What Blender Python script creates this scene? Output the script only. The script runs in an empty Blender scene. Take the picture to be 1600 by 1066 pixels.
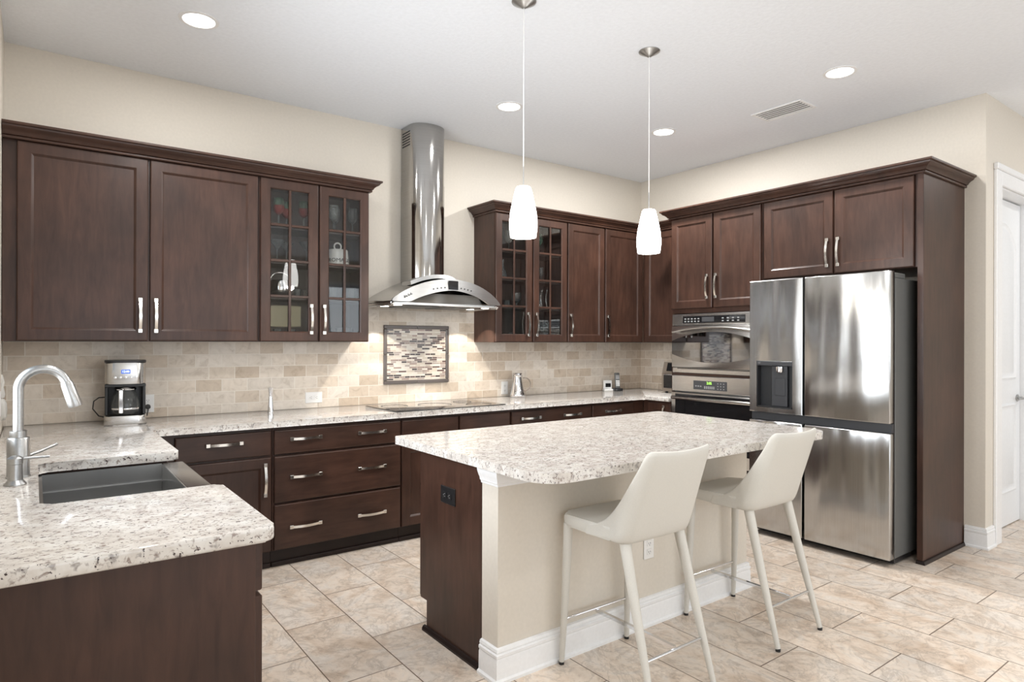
import bpy, bmesh, math, random
from mathutils import Vector, Matrix
from math import pi, sin, cos, sqrt, tan
random.seed(7)
S = bpy.context.scene
C = S.collection

# ------------------------------------------------------------------ camera
cam_d = bpy.data.cameras.new('camera'); cam = bpy.data.objects.new('camera', cam_d); C.objects.link(cam)
F_ = Vector((0.59776276, 0.80167254, 0.00090646)); R_ = Vector((0.80166803, -0.59776263, 0.00286407)); U_ = Vector((-0.00283790, 0.00098536, 0.99999549))
cam.matrix_world = Matrix(((R_.x, U_.x, -F_.x, -5.2000), (R_.y, U_.y, -F_.y, -4.6730), (R_.z, U_.z, -F_.z, 1.4062), (0, 0, 0, 1)))
cam_d.sensor_width = 36.0; cam_d.lens = 1001.64 / 1600 * 36; cam_d.clip_start = 0.05
S.camera = cam
# ------------------------------------------------------------------ world, exposure
W = bpy.data.worlds.new('world'); S.world = W; W.use_nodes = True
W.node_tree.nodes['Background'].inputs[0].default_value = (0.80, 0.90, 1.0, 1)
W.node_tree.nodes['Background'].inputs[1].default_value = 0.5
S.view_settings.view_transform = 'Standard'; S.view_settings.look = 'None'
S.view_settings.exposure = 0.15; S.view_settings.gamma = 1.0; S.view_settings.use_curve_mapping = False
S.cycles.max_bounces = 10; S.cycles.diffuse_bounces = 5; S.cycles.glossy_bounces = 5; S.cycles.transmission_bounces = 6; S.cycles.transparent_max_bounces = 24
S.cycles.sample_clamp_indirect = 6.0; S.cycles.caustics_reflective = False; S.cycles.caustics_refractive = False

def area(name, loc, rot, sx, sy, power, col, shape='RECTANGLE', spread=None):
    d = bpy.data.lights.new(name, 'AREA'); d.shape = shape; d.size = sx
    if shape in ('RECTANGLE', 'ELLIPSE'): d.size_y = sy
    d.energy = power; d.color = col
    if spread: d.spread = spread
    o = bpy.data.objects.new(name, d); C.objects.link(o); o.location = loc; o.rotation_euler = rot
    return o
# daylight through the window over the sink and the big glazed openings of the room behind the camera
UP = math.radians(8)      # upward tilt added to the daylight lamps to brighten the ceiling
area('daylight_sink_window', (-5.325, -1.90, 1.68), (0, -pi/2, 0), 1.20, 1.66, 30, (0.88, 0.94, 1.0), spread=math.radians(120))
area('daylight_patio_door', (-3.4, -8.90, 1.45), (pi/2+UP, 0, 0), 3.3, 2.3, 55, (0.90, 0.95, 1.0))
area('daylight_patio_window', (1.2, -8.90, 1.55), (pi/2+UP, 0, 0), 2.9, 2.0, 60, (0.90, 0.95, 1.0))
area('daylight_left_door', (-5.30, -6.6, 1.35), (0, -pi/2-UP, 0), 2.3, 2.6, 45, (0.90, 0.95, 1.0))

# ------------------------------------------------------------------ helpers
def link(o, parent=None):
    C.objects.link(o)
    if parent is not None: o.parent = parent
    return o
def tag(o, label=None, cat=None, group=None, kind=None):
    if label: o['label'] = label
    if cat: o['category'] = cat
    if group: o['group'] = group
    if kind: o['kind'] = kind
    return o
def thing(name, label, cat, loc=(0, 0, 0), rz=0, group=None):
    o = bpy.data.objects.new(name, None); o.empty_display_size = 0.05
    link(o); o.location = loc; o.rotation_euler = (0, 0, rz)
    return tag(o, label, cat, group)

class MB:
    def __init__(s): s.bm = bmesh.new()
    def box(s, x0, x1, y0, y1, z0, z1, bev=0, seg=1):
        x0, x1 = min(x0, x1), max(x0, x1); y0, y1 = min(y0, y1), max(y0, y1); z0, z1 = min(z0, z1), max(z0, z1)
        m = Matrix.Translation(((x0+x1)/2, (y0+y1)/2, (z0+z1)/2)) @ Matrix.Diagonal((x1-x0, y1-y0, z1-z0, 1))
        r = bmesh.ops.create_cube(s.bm, size=1, matrix=m)
        if bev:
            es = list({e for v in r['verts'] for e in v.link_edges})
            bmesh.ops.bevel(s.bm, geom=es, offset=bev, segments=seg, affect='EDGES', profile=0.5)
        return s
    def loops(s, rings, cap0=True, cap1=True, closed=False):
        vr = [[s.bm.verts.new(p) for p in ring] for ring in rings]
        n = len(vr[0]); m = len(vr)
        for i in range(m if closed else m-1):
            a, b = vr[i], vr[(i+1) % m]
            for k in range(n):
                try: s.bm.faces.new((a[k], a[(k+1) % n], b[(k+1) % n], b[k]))
                except ValueError: pass
        if not closed:
            if cap0: s.bm.faces.new(list(reversed(vr[0])))
            if cap1: s.bm.faces.new(vr[-1])
        return s
    def lathe(s, prof, c=(0, 0, 0), n=28, axis='z'):
        rings = []
        for r, z in prof:
            r = max(r, 1e-5)
            ring = []
            for k in range(n):
                a = 2*pi*k/n
                p = (r*cos(a), r*sin(a), z)
                if axis == 'x': p = (p[2], p[0], p[1])
                if axis == 'y': p = (p[0], p[2], p[1])
                ring.append((c[0]+p[0], c[1]+p[1], c[2]+p[2]))
            rings.append(ring)
        return s.loops(rings)
    def cyl(s, c, r, h, n=24, axis='z'):
        return s.lathe([(r, 0), (r, h)], c, n, axis)
    def tube(s, pts, rad, n=10, flat=None):
        P = [Vector(p) for p in pts]; rings = []
        rr = rad if isinstance(rad, (list, tuple)) else [rad]*len(P)
        t0 = (P[1]-P[0]).normalized()
        up = Vector((0, 0, 1)) if abs(t0.z) < 0.9 else Vector((1, 0, 0))
        nrm = (up - t0*up.dot(t0)).normalized()
        for i, p in enumerate(P):
            t = (P[min(i+1, len(P)-1)] - P[max(i-1, 0)]).normalized()
            nrm = (nrm - t*nrm.dot(t)).normalized(); b = t.cross(nrm)
            f = flat or (1, 1)
            rings.append([p + nrm*(rr[i]*f[0]*cos(2*pi*k/n)) + b*(rr[i]*f[1]*sin(2*pi*k/n)) for k in range(n)])
        return s.loops(rings)
    def prism(s, pts, a, b, axis='z', bev=0, seg=2):
        def P(u, v, w): return {'z': (u, v, w), 'y': (u, w, v), 'x': (w, u, v)}[axis]
        va = [s.bm.verts.new(P(u, v, a)) for u, v in pts]; vb = [s.bm.verts.new(P(u, v, b)) for u, v in pts]
        n = len(pts)
        for k in range(n): s.bm.faces.new((va[k], va[(k+1) % n], vb[(k+1) % n], vb[k]))
        s.bm.faces.new(list(reversed(va))); f = s.bm.faces.new(vb)
        if bev:
            es = [e for e in s.bm.edges if (e.verts[0] in va and e.verts[1] in va) or (e.verts[0] in vb and e.verts[1] in vb)]
            bmesh.ops.bevel(s.bm, geom=es, offset=bev, segments=seg, affect='EDGES', profile=0.5)
        return s
    def sweep(s, path, prof, closed=False):
        # prof: (out, z); out is to the right of travel
        P = [Vector((p[0], p[1])) for p in path]; n = len(P); rings = []
        for i in range(n):
            d1 = (P[i]-P[i-1]).normalized() if (i > 0 or closed) else None
            d2 = (P[(i+1) % n]-P[i]).normalized() if (i < n-1 or closed) else None
            if d1 is None: d1 = d2
            if d2 is None: d2 = d1
            n1 = Vector((d1.y, -d1.x)); n2 = Vector((d2.y, -d2.x))
            m = (n1+n2); m = m / max(m.dot(n1), 1e-6)
            rings.append([(P[i].x+m.x*o, P[i].y+m.y*o, z) for o, z in prof])
        return s.loops(rings, closed=closed)
    def build(s, name, mat, parent=None, smooth=None, mods=None):
        bmesh.ops.recalc_face_normals(s.bm, faces=s.bm.faces[:])
        me = bpy.data.meshes.new(name); s.bm.to_mesh(me); s.bm.free()
        if mat: me.materials.append(mat)
        if smooth is not None:
            me.shade_smooth()
            if smooth < 180: me.set_sharp_from_angle(angle=math.radians(smooth))
        return link(bpy.data.objects.new(name, me), parent)

# ------------------------------------------------------------------ materials
def newmat(name):
    m = bpy.data.materials.new(name); m.use_nodes = True
    nt = m.node_tree; b = nt.nodes['Principled BSDF']
    return m, nt, b
def nd(nt, t, **kw):
    n = nt.nodes.new(t)
    for k, v in kw.items():
        if k in n.inputs.keys() if isinstance(k, str) else False: n.inputs[k].default_value = v
        else: setattr(n, k, v)
    return n
def ramp(nt, src, stops):
    r = nt.nodes.new('ShaderNodeValToRGB'); e = r.color_ramp.elements
    while len(e) < len(stops): e.new(0.5)
    for k, (p, c) in enumerate(stops):
        e[k].position = p; e[k].color = (c[0], c[1], c[2], 1)
    nt.links.new(src, r.inputs[0]); return r
def mix(nt, a, b, fac, mode='MIX'):
    m = nt.nodes.new('ShaderNodeMix'); m.data_type = 'RGBA'; m.blend_type = mode
    for sock, v in ((m.inputs[0], fac), (m.inputs[6], a), (m.inputs[7], b)):
        if hasattr(v, 'is_output'): nt.links.new(v, sock)
        elif isinstance(v, (int, float)): sock.default_value = v
        else: sock.default_value = (v[0], v[1], v[2], 1)
    return m.outputs[2]
def simple(name, col, rough=0.5, metal=0.0, emit=None, es=0, coat=0, spec=None):
    m, nt, b = newmat(name)
    b.inputs['Base Color'].default_value = (*col, 1); b.inputs['Roughness'].default_value = rough; b.inputs['Metallic'].default_value = metal
    if emit: b.inputs['Emission Color'].default_value = (*emit, 1); b.inputs['Emission Strength'].default_value = es
    if coat: b.inputs['Coat Weight'].default_value = coat; b.inputs['Coat Roughness'].default_value = 0.1
    if spec is not None: b.inputs['Specular IOR Level'].default_value = spec
    # faint procedural variation in the gloss so that no surface is perfectly uniform
    tc = nt.nodes.new('ShaderNodeTexCoord'); n = nt.nodes.new('ShaderNodeTexNoise'); n.inputs['Scale'].default_value = 30
    nt.links.new(tc.outputs['Object'], n.inputs['Vector'])
    mr = nt.nodes.new('ShaderNodeMapRange'); mr.inputs[3].default_value = max(rough-0.03, 0.01); mr.inputs[4].default_value = rough+0.03
    nt.links.new(n.outputs[0], mr.inputs[0]); nt.links.new(mr.outputs[0], b.inputs['Roughness'])
    return m
def objcoord(nt, scale, rnd=True, loc=(0, 0, 0)):
    tc = nt.nodes.new('ShaderNodeTexCoord'); mp = nt.nodes.new('ShaderNodeMapping'); mp.inputs['Scale'].default_value = scale; mp.inputs['Location'].default_value = loc
    nt.links.new(tc.outputs['Object'], mp.inputs['Vector'])
    if not rnd: return mp.outputs[0]
    oi = nt.nodes.new('ShaderNodeObjectInfo'); ml = nt.nodes.new('ShaderNodeMath'); ml.operation = 'MULTIPLY'; ml.inputs[1].default_value = 37.0
    nt.links.new(oi.outputs['Random'], ml.inputs[0])
    va = nt.nodes.new('ShaderNodeVectorMath'); va.operation = 'ADD'
    nt.links.new(mp.outputs[0], va.inputs[0]); nt.links.new(ml.outputs[0], va.inputs[1]); return va.outputs[0]

def wood(name, scale, dark=(0.029, 0.0135, 0.0090), light=(0.074, 0.0375, 0.0265), rough=0.36):
    m, nt, b = newmat(name)
    v = objcoord(nt, scale)
    n1 = nd(nt, 'ShaderNodeTexNoise'); n1.inputs['Scale'].default_value = 1.0; n1.inputs['Detail'].default_value = 5; n1.inputs['Roughness'].default_value = 0.6; n1.inputs['Distortion'].default_value = 0.6
    nt.links.new(v, n1.inputs['Vector'])
    v2 = objcoord(nt, (2.6, 2.6, 2.0))
    n2 = nd(nt, 'ShaderNodeTexNoise'); n2.inputs['Scale'].default_value = 1.6; n2.inputs['Detail'].default_value = 3
    nt.links.new(v2, n2.inputs['Vector'])
    grain = ramp(nt, n1.outputs[0], [(0.15, dark), (0.50, tuple((a+c)/2 for a, c in zip(dark, light))), (0.88, light)])
    blot = ramp(nt, n2.outputs[0], [(0.3, (0.66, 0.68, 0.70)), (0.7, (1.34, 1.27, 1.22))])
    col = mix(nt, grain.outputs[0], blot.outputs[0], 0.8, 'MULTIPLY')
    nt.links.new(col, b.inputs['Base Color'])
    b.inputs['Roughness'].default_value = rough; b.inputs['Specular IOR Level'].default_value = 0.30
    b.inputs['Coat Weight'].default_value = 0.12; b.inputs['Coat Roughness'].default_value = 0.2
    bp = nd(nt, 'ShaderNodeBump'); bp.inputs['Strength'].default_value = 0.04; bp.inputs['Distance'].default_value = 0.002
    nt.links.new(n1.outputs[0], bp.inputs['Height']); nt.links.new(bp.outputs[0], b.inputs['Normal'])
    return m
M = {}
M['wood'] = wood('espresso_maple_vertical', (30, 30, 4.5))
M['wood_h'] = wood('espresso_maple_horizontal', (4.5, 30, 30))
M['wood_in'] = wood('espresso_cabinet_interior', (26, 26, 2.2), (0.065, 0.050, 0.043), (0.125, 0.10, 0.088), 0.5)
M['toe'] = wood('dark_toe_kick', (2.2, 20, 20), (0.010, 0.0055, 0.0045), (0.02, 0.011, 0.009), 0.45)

def granite():
    m, nt, b = newmat('white_speckled_granite')
    v = objcoord(nt, (1, 1.35, 1), rnd=False)
    def noise(sc, det, ro=0.6, dist=0.0, off=0):
        n = nd(nt, 'ShaderNodeTexNoise'); n.inputs['Scale'].default_value = sc; n.inputs['Detail'].default_value = det; n.inputs['Roughness'].default_value = ro; n.inputs['Distortion'].default_value = dist
        mp = nt.nodes.new('ShaderNodeMapping'); mp.inputs['Location'].default_value = (off, off*1.7, off*0.3); nt.links.new(v, mp.inputs['Vector']); nt.links.new(mp.outputs[0], n.inputs['Vector']); return n
    clouds = ramp(nt, noise(14, 4).outputs[0], [(0.30, (0.53, 0.48, 0.44)), (0.48, (0.66, 0.62, 0.575)), (0.68, (0.76, 0.74, 0.705))])
    taupe = ramp(nt, noise(55, 4, 0.6, 0.4, 3).outputs[0], [(0.56, (0, 0, 0)), (0.66, (1, 1, 1))])
    c1 = mix(nt, clouds.outputs[0], (0.30, 0.245, 0.215), taupe.outputs[0])
    grey = ramp(nt, noise(34, 3, 0.55, 0.3, 9).outputs[0], [(0.60, (0, 0, 0)), (0.68, (1, 1, 1))])
    c2 = mix(nt, c1, (0.36, 0.33, 0.31), grey.outputs[0])
    dark = ramp(nt, noise(95, 3, 0.6, 0.5, 21).outputs[0], [(0.62, (0, 0, 0)), (0.66, (1, 1, 1))])
    c3 = mix(nt, c2, (0.060, 0.042, 0.040), dark.outputs[0])
    nt.links.new(c3, b.inputs['Base Color']); b.inputs['Roughness'].default_value = 0.09; b.inputs['Specular IOR Level'].default_value = 0.55
    return m
M['granite'] = granite()

def floor_tile():
    m, nt, b = newmat('travertine_look_floor_tile')
    tc = nt.nodes.new('ShaderNodeTexCoord'); sep = nt.nodes.new('ShaderNodeSeparateXYZ'); nt.links.new(tc.outputs['Object'], sep.inputs[0])
    cmb = nt.nodes.new('ShaderNodeCombineXYZ')
    for src, dst, off in ((1, 0, 0.90), (0, 1, 3.908)):
        a = nt.nodes.new('ShaderNodeMath'); a.operation = 'ADD'; a.inputs[1].default_value = off; nt.links.new(sep.outputs[src], a.inputs[0]); nt.links.new(a.outputs[0], cmb.inputs[dst])
    br = nt.nodes.new('ShaderNodeTexBrick'); br.offset = 0.5; br.offset_frequency = 2
    for k, val in (('Scale', 1.0), ('Mortar Size', 0.0028), ('Mortar Smooth', 0.2), ('Bias', 0.0), ('Brick Width', 0.6255), ('Row Height', 0.3093)): br.inputs[k].default_value = val
    br.inputs['Color1'].default_value = (0, 0, 0, 1); br.inputs['Color2'].default_value = (1, 1, 1, 1); br.inputs['Mortar'].default_value = (0.5, 0.5, 0.5, 1)
    nt.links.new(cmb.outputs[0], br.inputs['Vector'])
    rv = nt.nodes.new('ShaderNodeSeparateColor'); nt.links.new(br.outputs['Color'], rv.inputs[0])
    sh = nt.nodes.new('ShaderNodeMath'); sh.operation = 'MULTIPLY'; sh.inputs[1].default_value = 60; nt.links.new(rv.outputs[0], sh.inputs[0])
    va = nt.nodes.new('ShaderNodeVectorMath'); va.operation = 'ADD'; nt.links.new(cmb.outputs[0], va.inputs[0]); nt.links.new(sh.outputs[0], va.inputs[1])
    n1 = nd(nt, 'ShaderNodeTexNoise'); n1.inputs['Scale'].default_value = 4.5; n1.inputs['Detail'].default_value = 8; n1.inputs['Roughness'].default_value = 0.62; n1.inputs['Distortion'].default_value = 1.4
    nt.links.new(va.outputs[0], n1.inputs['Vector'])
    base = ramp(nt, n1.outputs[0], [(0.24, (0.50, 0.385, 0.29)), (0.38, (0.64, 0.53, 0.435)), (0.52, (0.735, 0.65, 0.565)), (0.60, (0.69, 0.63, 0.57)), (0.76, (0.83, 0.77, 0.70))])
    n2 = nd(nt, 'ShaderNodeTexNoise'); n2.inputs['Scale'].default_value = 3.2; n2.inputs['Detail'].default_value = 9; n2.inputs['Roughness'].default_value = 0.68; n2.inputs['Distortion'].default_value = 2.4
    va2 = nt.nodes.new('ShaderNodeVectorMath'); va2.operation = 'ADD'; va2.inputs[1].default_value = (13, 5, 2); nt.links.new(va.outputs[0], va2.inputs[0]); nt.links.new(va2.outputs[0], n2.inputs['Vector'])
    vein = ramp(nt, n2.outputs[0], [(0.455, (0, 0, 0)), (0.495, (0.5, 0.5, 0.5)), (0.535, (0, 0, 0))])
    c1 = mix(nt, base.outputs[0], (0.40, 0.335, 0.28), vein.outputs[0])
    n3 = nd(nt, 'ShaderNodeTexNoise'); n3.inputs['Scale'].default_value = 16; n3.inputs['Detail'].default_value = 8; n3.inputs['Roughness'].default_value = 0.7; n3.inputs['Distortion'].default_value = 1.2
    nt.links.new(va.outputs[0], n3.inputs['Vector'])
    fine = ramp(nt, n3.outputs[0], [(0.32, (0.70, 0.665, 0.64)), (0.45, (0.97, 0.96, 0.95)), (0.62, (1.07, 1.07, 1.07))])
    c1 = mix(nt, c1, fine.outputs[0], 0.85, 'MULTIPLY')
    tint = ramp(nt, rv.outputs[0], [(0.0, (0.90, 0.88, 0.86)), (0.5, (1.0, 0.99, 0.98)), (1.0, (1.06, 1.03, 1.0))])
    c2 = mix(nt, c1, tint.outputs[0], 1.0, 'MULTIPLY')
    c3 = mix(nt, c2, (0.17, 0.12, 0.085), br.outputs['Fac'])
    nt.links.new(c3, b.inputs['Base Color'])
    rr = nt.nodes.new('ShaderNodeMapRange'); rr.inputs[3].default_value = 0.26; rr.inputs[4].default_value = 0.42; nt.links.new(n1.outputs[0], rr.inputs[0]); nt.links.new(rr.outputs[0], b.inputs['Roughness'])
    bp = nd(nt, 'ShaderNodeBump'); bp.inputs['Strength'].default_value = 0.5; bp.inputs['Distance'].default_value = 0.002; bp.invert = True
    nt.links.new(br.outputs['Fac'], bp.inputs['Height']); nt.links.new(bp.outputs[0], b.inputs['Normal'])
    return m
M['floor'] = floor_tile()

def splash_tile(axis):
    m, nt, b = newmat('tumbled_travertine_tile_' + axis)
    tc = nt.nodes.new('ShaderNodeTexCoord'); sep = nt.nodes.new('ShaderNodeSeparateXYZ'); nt.links.new(tc.outputs['Object'], sep.inputs[0])
    cmb = nt.nodes.new('ShaderNodeCombineXYZ')
    a = nt.nodes.new('ShaderNodeMath'); a.operation = 'ADD'; a.inputs[1].default_value = 10.08; nt.links.new(sep.outputs[0 if axis == 'x' else 1], a.inputs[0]); nt.links.new(a.outputs[0], cmb.inputs[0])
    a2 = nt.nodes.new('ShaderNodeMath'); a2.operation = 'ADD'; a2.inputs[1].default_value = -0.978 + 0.084*20; nt.links.new(sep.outputs[2], a2.inputs[0]); nt.links.new(a2.outputs[0], cmb.inputs[1])
    br = nt.nodes.new('ShaderNodeTexBrick'); br.offset = 0.5
    for k, val in (('Scale', 1.0), ('Mortar Size', 0.0028), ('Mortar Smooth', 0.35), ('Bias', 0.0), ('Brick Width', 0.164), ('Row Height', 0.084)): br.inputs[k].default_value = val
    br.inputs['Color1'].default_value = (0, 0, 0, 1); br.inputs['Color2'].default_value = (1, 1, 1, 1); br.inputs['Mortar'].default_value = (0.5, 0.5, 0.5, 1)
    nt.links.new(cmb.outputs[0], br.inputs['Vector'])
    rv = nt.nodes.new('ShaderNodeSeparateColor'); nt.links.new(br.outputs['Color'], rv.inputs[0])
    tone = ramp(nt, rv.outputs[0], [(0.0, (0.53, 0.435, 0.34)), (0.3, (0.61, 0.52, 0.425)), (0.55, (0.69, 0.61, 0.52)), (0.8, (0.65, 0.585, 0.51)), (1.0, (0.74, 0.675, 0.60))])
    sh = nt.nodes.new('ShaderNodeMath'); sh.operation = 'MULTIPLY'; sh.inputs[1].default_value = 40; nt.links.new(rv.outputs[0], sh.inputs[0])
    va = nt.nodes.new('ShaderNodeVectorMath'); va.operation = 'ADD'; nt.links.new(cmb.outputs[0], va.inputs[0]); nt.links.new(sh.outputs[0], va.inputs[1])
    n1 = nd(nt, 'ShaderNodeTexNoise'); n1.inputs['Scale'].default_value = 16; n1.inputs['Detail'].default_value = 7; n1.inputs['Roughness'].default_value = 0.65; n1.inputs['Distortion'].default_value = 1.0
    nt.links.new(va.outputs[0], n1.inputs['Vector'])
    mot = ramp(nt, n1.outputs[0], [(0.28, (0.76, 0.72, 0.68)), (0.45, (0.97, 0.96, 0.95)), (0.7, (1.1, 1.1, 1.1))])
    c1 = mix(nt, tone.outputs[0], mot.outputs[0], 0.9, 'MULTIPLY')
    c2 = mix(nt, c1, (0.76, 0.70, 0.62), br.outputs['Fac'])
    nt.links.new(c2, b.inputs['Base Color']); b.inputs['Roughness'].default_value = 0.5
    bp = nd(nt, 'ShaderNodeBump'); bp.inputs['Strength'].default_value = 0.35; bp.inputs['Distance'].default_value = 0.003; bp.invert = True
    nt.links.new(br.outputs['Fac'], bp.inputs['Height']); nt.links.new(bp.outputs[0], b.inputs['Normal'])
    return m
M['splash_x'] = splash_tile('x'); M['splash_y'] = splash_tile('y')

def mosaic_mat():
    m, nt, b = newmat('glass_strip_mosaic')
    tc = nt.nodes.new('ShaderNodeTexCoord'); sep = nt.nodes.new('ShaderNodeSeparateXYZ'); nt.links.new(tc.outputs['Object'], sep.inputs[0])
    cmb = nt.nodes.new('ShaderNodeCombineXYZ'); nt.links.new(sep.outputs[0], cmb.inputs[0]); nt.links.new(sep.outputs[2], cmb.inputs[1])
    br = nt.nodes.new('ShaderNodeTexBrick'); br.offset = 0.37; br.offset_frequency = 3; br.squash = 1.5; br.squash_frequency = 2
    for k, val in (('Scale', 1.0), ('Mortar Size', 0.0013), ('Mortar Smooth', 0.1), ('Bias', 0.0), ('Brick Width', 0.047), ('Row Height', 0.0152)): br.inputs[k].default_value = val
    br.inputs['Color1'].default_value = (0, 0, 0, 1); br.inputs['Color2'].default_value = (1, 1, 1, 1); br.inputs['Mortar'].default_value = (0.5, 0.5, 0.5, 1)
    nt.links.new(cmb.outputs[0], br.inputs['Vector'])
    rv = nt.nodes.new('ShaderNodeSeparateColor'); nt.links.new(br.outputs['Color'], rv.inputs[0])
    tone = ramp(nt, rv.outputs[0], [(0.0, (0.035, 0.018, 0.014)), (0.16, (0.10, 0.05, 0.04)), (0.26, (0.30, 0.21, 0.17)), (0.38, (0.52, 0.44, 0.35)), (0.55, (0.62, 0.55, 0.46)), (0.7, (0.36, 0.29, 0.25)), (0.82, (0.66, 0.60, 0.52))])
    tone.color_ramp.interpolation = 'CONSTANT'
    c = mix(nt, tone.outputs[0], (0.70, 0.62, 0.53), br.outputs['Fac'])
    nt.links.new(c, b.inputs['Base Color']); b.inputs['Roughness'].default_value = 0.2
    return m
M['mosaic'] = mosaic_mat()

def paint(name, col, rough=0.6, bump=0.0, sc=60):
    m, nt, b = newmat(name)
    v = objcoord(nt, (1, 1, 1), rnd=False)
    n = nd(nt, 'ShaderNodeTexNoise'); n.inputs['Scale'].default_value = sc; n.inputs['Detail'].default_value = 4; nt.links.new(v, n.inputs['Vector'])
    r = ramp(nt, n.outputs[0], [(0.3, tuple(c*0.97 for c in col)), (0.7, tuple(min(1, c*1.02) for c in col))])
    nt.links.new(r.outputs[0], b.inputs['Base Color']); b.inputs['Roughness'].default_value = rough
    if bump:
        bp = nd(nt, 'ShaderNodeBump'); bp.inputs['Strength'].default_value = bump; bp.inputs['Distance'].default_value = 0.004
        nt.links.new(n.outputs[0], bp.inputs['Height']); nt.links.new(bp.outputs[0], b.inputs['Normal'])
    return m
M['wall'] = paint('beige_wall_paint', (0.665, 0.612, 0.535), 0.62, 0.05)
M['ceiling'] = paint('textured_white_ceiling', (0.855, 0.885, 0.93), 0.8, 0.35, 45)
M['trim'] = paint('white_semi_gloss_trim', (0.83, 0.83, 0.83), 0.3)
M['door'] = paint('white_door_paint', (0.80, 0.81, 0.82), 0.35)

def steel(name, col, rough, brush=(2, 2, 160), wav=0.0, wavscale=(1.0, 2.6, 0.55)):
    m, nt, b = newmat(name)
    b.inputs['Metallic'].default_value = 1.0
    v = objcoord(nt, brush)
    n = nd(nt, 'ShaderNodeTexNoise'); n.inputs['Scale'].default_value = 2.0; n.inputs['Detail'].default_value = 3; nt.links.new(v, n.inputs['Vector'])
    r = ramp(nt, n.outputs[0], [(0.3, tuple(c*0.93 for c in col)), (0.7, tuple(min(1, c*1.05) for c in col))])
    nt.links.new(r.outputs[0], b.inputs['Base Color'])
    mr = nt.nodes.new('ShaderNodeMapRange'); mr.inputs[3].default_value = rough*0.85; mr.inputs[4].default_value = rough*1.15; nt.links.new(n.outputs[0], mr.inputs[0]); nt.links.new(mr.outputs[0], b.inputs['Roughness'])
    if wav:
        v2 = objcoord(nt, wavscale)
        n2 = nd(nt, 'ShaderNodeTexNoise'); n2.inputs['Scale'].default_value = 1.6; n2.inputs['Detail'].default_value = 1.0; nt.links.new(v2, n2.inputs['Vector'])
        bp = nd(nt, 'ShaderNodeBump'); bp.inputs['Strength'].default_value = 1.0; bp.inputs['Distance'].default_value = wav
        nt.links.new(n2.outputs[0], bp.inputs['Height']); nt.links.new(bp.outputs[0], b.inputs['Normal'])
    return m
M['steel'] = steel('brushed_stainless', (0.56, 0.545, 0.525), 0.24)
M['steel_hood'] = steel('satin_hood_stainless', (0.50, 0.49, 0.475), 0.15)
M['steel_chimney'] = steel('polished_chimney_stainless', (0.46, 0.45, 0.435), 0.10)
M['steel_visor'] = steel('satin_visor_stainless', (0.50, 0.497, 0.49), 0.34)
M['steel_fridge'] = steel('refrigerator_stainless', (0.52, 0.52, 0.515), 0.21, (160, 2, 2), 0.034, (3.3, 1.0, 0.36))
M['steel_sink'] = steel('sink_stainless', (0.40, 0.40, 0.395), 0.34, (2, 160, 2))
M['nickel'] = steel('brushed_nickel', (0.47, 0.47, 0.465), 0.32, (60, 60, 60))
M['chrome'] = simple('polished_chrome', (0.75, 0.75, 0.76), 0.08, 1.0)
M['pull'] = simple('polished_nickel_pull', (0.80, 0.77, 0.72), 0.20, 1.0)
M['white_plastic'] = simple('white_plastic', (0.80, 0.79, 0.77), 0.4)
M['ceramic'] = simple('white_glazed_ceramic', (0.82, 0.80, 0.76), 0.25)
M['black'] = simple('black_plastic', (0.012, 0.012, 0.013), 0.35)
M['black_glass'] = simple('black_glass', (0.010, 0.010, 0.011), 0.05, coat=0.3)
M['oven_glass'] = simple('mirrored_black_oven_glass', (0.20, 0.20, 0.205), 0.03, 1.0)
M['opening_glow'] = simple('pendant_opening_glow', (0.8, 0.8, 0.78), 0.5, emit=(1, 0.97, 0.93), es=0.45)  # dim glow standing in for the greyer look of the pendants' open bottom
M['dark_grey'] = simple('charcoal_plastic', (0.055, 0.056, 0.06), 0.4)
M['recess'] = simple('near_black_dispenser_plastic', (0.018, 0.019, 0.021), 0.35)
M['paddle'] = simple('dark_slate_plastic', (0.045, 0.047, 0.052), 0.3)
M['grey_metal'] = simple('grey_painted_metal', (0.12, 0.12, 0.115), 0.45)
M['leather'] = paint('cream_leatherette', (0.60, 0.58, 0.53), 0.5, 0.08, 220)
M['cord'] = simple('black_cord', (0.02, 0.018, 0.016), 0.5)
M['bronze'] = simple('bronze_grey_enamel', (0.30, 0.25, 0.205), 0.35, 0.5)
M['frame_tile'] = simple('dark_taupe_pencil_tile', (0.105, 0.085, 0.075), 0.3)
M['ink'] = simple('dark_lettering', (0.02, 0.018, 0.018), 0.5)
M['mark'] = simple('grey_button_mark', (0.30, 0.30, 0.30), 0.4)
M['lens'] = simple('lit_lamp_lens', (0.9, 0.9, 0.9), 0.5, emit=(1, 0.97, 0.92), es=9)
M['hood_lens'] = simple('lit_hood_lens', (0.9, 0.9, 0.9), 0.5, emit=(1, 0.95, 0.86), es=9)
M['shade'] = simple('lit_white_glass_shade', (0.85, 0.85, 0.83), 0.35, emit=(1, 0.97, 0.93), es=10)
M['drum'] = simple('lit_cream_drum_shade', (0.8, 0.75, 0.55), 0.6, emit=(1, 0.90, 0.58), es=2.2)
M['green_led'] = simple('green_led_digits', (0.05, 0.2, 0.03), 0.4, emit=(0.45, 1.0, 0.12), es=2.0)
M['blue_led'] = simple('blue_backlit_display', (0.02, 0.05, 0.3), 0.3, emit=(0.10, 0.22, 0.75), es=0.7)
M['white_led'] = simple('white_display_digits', (0.8, 0.85, 0.9), 0.3, emit=(0.85, 0.93, 1.0), es=1.6)
M['red_glass'] = None

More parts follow.
